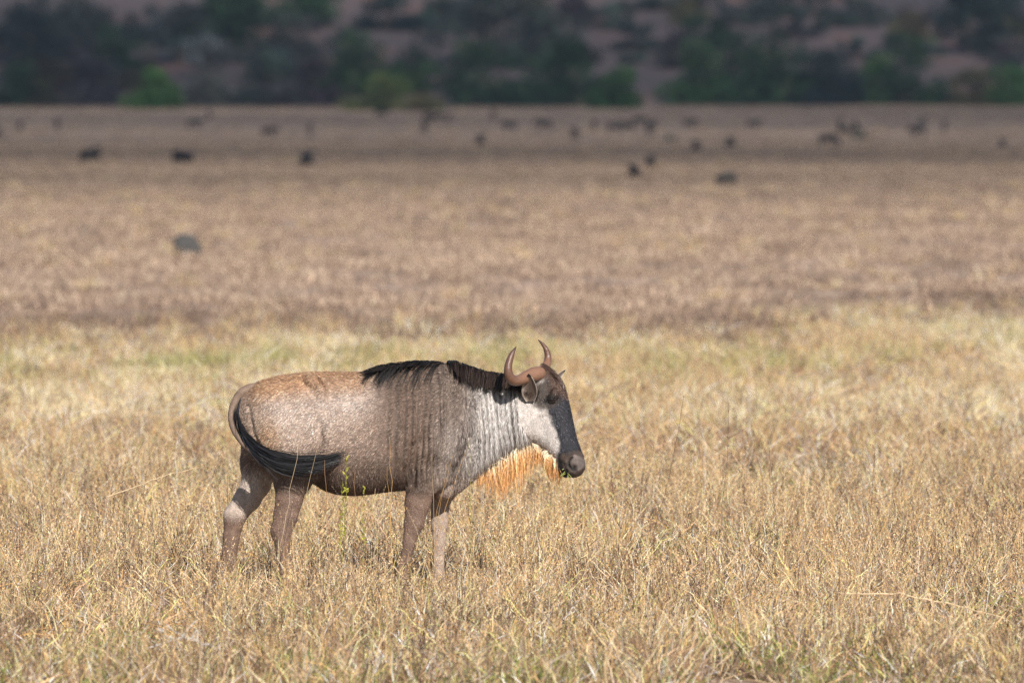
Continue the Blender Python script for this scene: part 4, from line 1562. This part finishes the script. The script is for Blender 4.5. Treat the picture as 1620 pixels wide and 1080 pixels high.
for k, (hx, hy, hh, pose, head, lab) in enumerate(HERD):
    g = ground_hit(hx, hy)
    ppm = FPX / (g[1] - CAM[1])
    o = bpy.data.objects.new('wildebeest', HM[pose])
    C.objects.link(o)
    s = min(1.05, max(.70, (hh + (.22 if pose == 'lie' else .10) * ppm) / ppm / {'stand': 1.45, 'graze': 1.30, 'lie': .95}[pose]))
    o.location = g
    o.rotation_euler = (0, 0, R(90 + (head - 90) * .35 if pose == 'lie' else head))
    o.scale = (s, s, s)
    tag(o, lab, 'wildebeest', 'far herd on the shaded plain')

# ------------------------------------------------------------------ boulders
def boulder(px, py, wpx, hpx, lab, seed, col):
    r = np.random.default_rng(seed)
    g = ground_hit(px, py)
    ppm = FPX / (g[1] - CAM[1])
    wd, ht = wpx / ppm / 2, hpx / ppm
    bm = bmesh.new()
    bmesh.ops.create_icosphere(bm, subdivisions=4, radius=1.0)
    V = np.array([v.co[:] for v in bm.verts])
    F = np.array([[v.index for v in f.verts] for f in bm.faces])
    bm.free()
    V = V * (1 + .38 * (fbm(V[:, 0] * 1.3 + seed, V[:, 1] * 1.3, V[:, 2] * 1.3, 3) - .5))[:, None]
    for q in range(7):                                   # broken facets
        d = r.normal(size=3)
        d[2] = abs(d[2])
        d /= np.linalg.norm(d)
        lim = r.uniform(.70, .86)
        t = V @ d
        V = V - np.maximum(t - lim, 0)[:, None] * d * .85
    V = V + (.035 * (fbm(V[:, 0] * 7, V[:, 1] * 7, V[:, 2] * 7, 2) - .5))[:, None] * V
    V = V * np.array([wd * 1.08, wd * .8, ht * .62])
    V[:, 2] += ht * .42
    c = np.array(col) * (.6 + .8 * fbm(V[:, 0] * 9, V[:, 1] * 9, V[:, 2] * 9, 3))[:, None]
    o = link('boulder', mesh_from('boulder', V, F, M_stone, c, smooth=True), None, g)
    tag(o, lab, 'boulder')


boulder(297, 406, 46, 36, 'dark grey boulder alone on the sunlit plain, upper left', 5, (.060, .058, .057))
boulder(1150, 295, 32, 25, 'grey boulder lying on the plain, right of the resting animals', 9, (.050, .044, .040))
for bx, by, bw, bh, lab in ((1060, 224, 34, 11, 'low grey-green shrub at the right end of the crowd under the gap'),
                            (1363, 220, 34, 14, 'low green shrub at the feet of the right-hand cluster')):
    g = ground_hit(bx, by)
    ppm = FPX / (g[1] - CAM[1])
    make_tree('shrub', g, bw / ppm, bh / ppm, (.09, .105, .07), lab, 'shrub', 'low shrubs out on the plain', int(bx), 'bush', 500)

# ------------------------------------------------------------------ single stalks and weeds that stand out of the grass round the animal
def stalk(name, tip, base_px, y, rad, col, lab, cat, group, seed, sag=.0, heads=0, hcol=None, hsize=.012, twigs=0, leafy=0, lcol=None):
    r = np.random.default_rng(seed)
    T = W(tip[0], tip[1], y)
    B = np.array([W(base_px, 900, y)[0], y + r.normal() * .05, -.01])
    k = 12
    t = np.linspace(0, 1, k)[:, None]
    side = np.array([1, .3, 0]) * sag
    P = B + (T - B) * t + side * (np.sin(np.pi * t) * np.linalg.norm(T - B)) + r.normal(size=(k, 3)) * .004
    P[:, 2] = np.maximum(P[:, 2], -.01)
    root = bpy.data.objects.new(name, None)
    C.objects.link(root)
    root.location = B
    tag(root, lab, cat, group)
    V, F = tube(P - B, np.linspace(rad, rad * .45, k), 5)
    link('stem', mesh_from('stem', V, F, M_grass, np.array(col) * (.8 + .4 * r.random((len(V), 1)))), root)
    if heads:
        Vh, Fh, ch = seedheads(P[None] - B, r, np.array([hcol]), hsize, heads)
        tag(link('seed_head', mesh_from('seed_head', Vh, Fh, M_grass, ch), root), kind='stuff')
    for q in range(twigs):
        i = int(r.integers(3, k - 2))
        d = np.array([r.normal(), r.normal() * .4, .7 + .5 * r.random()])
        d *= r.uniform(.05, .13) / np.linalg.norm(d)
        tw = smooth_path([tuple(P[i] - B), tuple(P[i] - B + d * .5 + r.normal(size=3) * .006), tuple(P[i] - B + d)], 6)
        V, F = tube(tw, np.linspace(rad * .6, rad * .25, 6), 4)
        link('twig', mesh_from('twig', V, F, M_grass, np.array(col) * (.8 + .4 * r.random((len(V), 1)))), root)
    if leafy:
        ts = r.uniform(.45, 1.0, leafy) * (k - 1.01)
        i = ts.astype(int)
        c = P[i] + (P[i + 1] - P[i]) * (ts - i)[:, None] - B
        a = r.random(leafy) * 6.283
        d = np.stack([np.cos(a), np.sin(a) * .7, .8 + .5 * r.random(leafy)], 1) * (.016 * r.uniform(.6, 1.4, leafy))[:, None]
        sd = np.cross(d, r.normal(size=(leafy, 3)))
        sd = sd / np.linalg.norm(sd, axis=1)[:, None] * .0052
        V = np.stack([c, c + d * .5 + sd, c + d, c + d * .5 - sd], 1).reshape(-1, 3)
        cc = np.repeat(np.array(lcol) * np.exp(r.normal(size=(leafy, 1)) * .2), 4, axis=0)
        tag(link('leaf', mesh_from('leaf', V, np.arange(leafy * 4).reshape(-1, 4), M_grass, cc), root), kind='stuff')
    return root


GOLD, PALE, RUSSET, TWIG, YGRN = (.55, .33, .13), (.58, .44, .28), (.42, .24, .12), (.17, .115, .082), (.34, .33, .05)
GS, GW, GT = 'dry stalks sticking out of the grass', 'yellow-green weeds by the animal', 'dark twiggy stems in the grass'
for k, (tip, bx, y, rad, col, lab, sag, hd) in enumerate([
        ((617, 690), 619, -.55, .0022, GOLD, 'tall golden stalk upright in front of the belly', .0, 0),
        ((613, 738), 621, -.60, .0018, GOLD, 'shorter golden stalk leaning beside the tall belly stalk', .01, 0),
        ((594, 772), 594, -.62, .0026, PALE, 'short pale straw stub below the belly', .0, 0),
        ((511, 725), 523, -.55, .0020, RUSSET, 'brown stalk crossing the end of the dark tail', .01, 0),
        ((473, 702), 428, -.60, .0020, PALE, 'pale stalk slanting across the thick part of the tail', .0, 0),
        ((502, 706), 448, -.58, .0017, PALE, 'pale stalk slanting across the flank end of the tail', .0, 0),
        ((561, 745), 559, -.57, .0018, RUSSET, 'russet stalk under the middle of the belly', .01, 0),
        ((738, 712), 672, -.60, .0020, GOLD, 'longest golden stalk slanting across the chest', -.04, 0),
        ((717, 722), 670, -.62, .0017, GOLD, 'second golden stalk fanned across the chest', -.03, 0),
        ((706, 735), 683, -.58, .0016, GOLD, 'short golden stalk fanned by the foreleg', -.01, 0),
        ((684, 722), 690, -.64, .0018, PALE, 'upright straw stalk over the near foreleg', .0, 0),
        ((742, 700), 744, -.60, .0015, YGRN, 'thin upright greenish stalk before the chest', .01, 5),
        ((353, 612), 362, .9, .0016, (.30, .27, .10), 'tall thin greenish stalk behind the rump', .01, 8),
        ((858, 775), 862, -.8, .0022, PALE, 'pale straw stalk below the muzzle beard', .0, 6),
        ((990, 755), 905, -.9, .0024, PALE, 'long pale stalk leaning right of the muzzle', .02, 8),
        ((1078, 762), 1082, -.6, .0018, PALE, 'thin straw stem in the grass right of the animal', .0, 6)]):
    stalk('grass_stalk', tip, bx, y, rad, col, lab, 'stalk', GS, 600 + k, sag, hd, PALE, .010)
stalk('weed', (548, 722), 536, -.60, .0020, (.34, .33, .06), 'tall yellow-green weed in front of the belly', 'weed', GW, 640, .01, 0, None, .01, 2, 60, YGRN)
stalk('weed', (577, 770), 573, -.62, .0018, (.34, .33, .06), 'short yellow-green weed tip below the belly', 'weed', GW, 641, .0, 0, None, .01, 0, 26, YGRN)
stalk('weed', (541, 760), 534, -.63, .0018, (.34, .33, .06), 'small bushy yellow-green weed beside the tall one', 'weed', GW, 642, .0, 0, None, .01, 1, 30, YGRN)
for k, (tip, bx, y, lab) in enumerate([
        ((1152, 640), 1120, 1.2, 'dark forked twig stem right of the muzzle, standing tallest'),
        ((1215, 700), 1225, .6, 'dark brown stem with drooping twigs, right half'),
        ((1082, 622), 1010, 3.0, 'soft brown diagonal stem behind, right of the horns'),
        ((1385, 715), 1350, .5, 'dark brown stem leaning right in the right-hand grass'),
        ((1462, 718), 1380, .4, 'long dark leaning stem near the right edge'),
        ((830, 790), 780, -.5, 'dark twig tangle below the beard'),
        ((905, 765), 860, -.4, 'thin grey twig reaching up to the chin'),
        ((60, 790), 75, .0, 'dark stem in the grass near the left edge'),
        ((230, 745), 205, .3, 'brown stem with side twigs left of the hind legs')]):
    stalk('twig_stem', tip, bx, y, .0021, TWIG, lab, 'stem', GT, 660 + k, .03, 7, TWIG, .010, 6)
# long pale stalk lying across the right foreground, bleached dead branch in the left foreground
for nm, lab, cat, pts, y, rad, col, tw in (
        ('fallen_stalk', 'long pale fallen stalk arching over the right foreground grass', 'stalk', [(1340, 938), (1420, 940), (1500, 955), (1570, 972), (1640, 1002)], -6.2, .005, (.72, .56, .36), 5),
        ('fallen_stalk', 'pale fallen stalk lying in the grass left of the animal', 'stalk', [(170, 785), (215, 770), (260, 752), (310, 740)], -.2, .0030, (.74, .58, .38), 3),
        ('dead_branch', 'bleached grey dead branch blurred in the left foreground', 'branch', [(250, 1000), (285, 1010), (320, 1018), (350, 1036), (388, 1058)], -8.2, .012, (.56, .52, .48), 14)):
    r = np.random.default_rng(len(lab))
    P = smooth_path([tuple(W(a, b, y)) for a, b in pts], 24)
    P = P + r.normal(size=P.shape) * rad * .7
    root = bpy.data.objects.new(nm, None)
    C.objects.link(root)
    root.location = P[0]
    tag(root, lab, cat)
    V, F = tube(P - P[0], np.linspace(rad, rad * .5, 24), 6)
    link('stem', mesh_from('stem', V, F, M_grass, np.array(col) * (.75 + .5 * r.random((len(V), 1)))), root)
    for q in range(tw):
        i = int(r.integers(2, 22))
        d = np.array([r.normal(), r.normal() * .5, r.normal() * .8]) * rad * 7
        V, F = tube(smooth_path([tuple(P[i] - P[0]), tuple(P[i] - P[0] + d * .6 + r.normal(size=3) * rad), tuple(P[i] - P[0] + d)], 6), np.linspace(rad * .6, rad * .3, 6), 5)
        link('twig', mesh_from('twig', V, F, M_grass, np.array(col) * (.75 + .5 * r.random((len(V), 1)))), root)
# green blades held in the mouth
r = np.random.default_rng(77)
P0 = np.tile(W(899, 742, -.09), (9, 1)) + r.normal(size=(9, 3)) * np.array([.012, .006, .006])
P3 = P0 + r.normal(size=(9, 3)) * np.array([.025, .02, .02]) + np.array([.0, -.02, -.03])
V, F, cc = ribbon_strands(bez(P0, P0 + (P3 - P0) * .3, P0 + (P3 - P0) * .7, P3, 5), np.full((9, 5), .0045), np.tile([.28, .31, .09], (9, 5, 1)))
tag(link('grass_sprig', mesh_from('grass_sprig', V, F, M_grass, cc)), 'small sprig of green grass held in the wildebeest mouth', 'grass sprig')

# ------------------------------------------------------------------ air
m_air = bpy.data.materials.new('hazy_air')
m_air.use_nodes = True
N, L = m_air.node_tree.nodes, m_air.node_tree.links
N.remove(N['Principled BSDF'])
pv = N.new('ShaderNodeVolumePrincipled')
pv.inputs['Color'].default_value = (.66, .78, 1.0, 1)
pv.inputs['Density'].default_value = HAZE
pv.inputs['Anisotropy'].default_value = 0.2
L.new(pv.outputs['Volume'], N['Material Output'].inputs['Volume'])
x0, x1, y0, y1, z0, z1 = -2300, 2300, -480, 3700, -1.2, 105
V = [(x, y, z) for x in (x0, x1) for y in (y0, y1) for z in (z0, z1)]
haze = link('haze', mesh_from('haze', V, [(0, 1, 3, 2), (4, 6, 7, 5), (0, 4, 5, 1), (2, 3, 7, 6), (0, 2, 6, 4), (1, 5, 7, 3)], m_air))
tag(haze, kind='stuff')
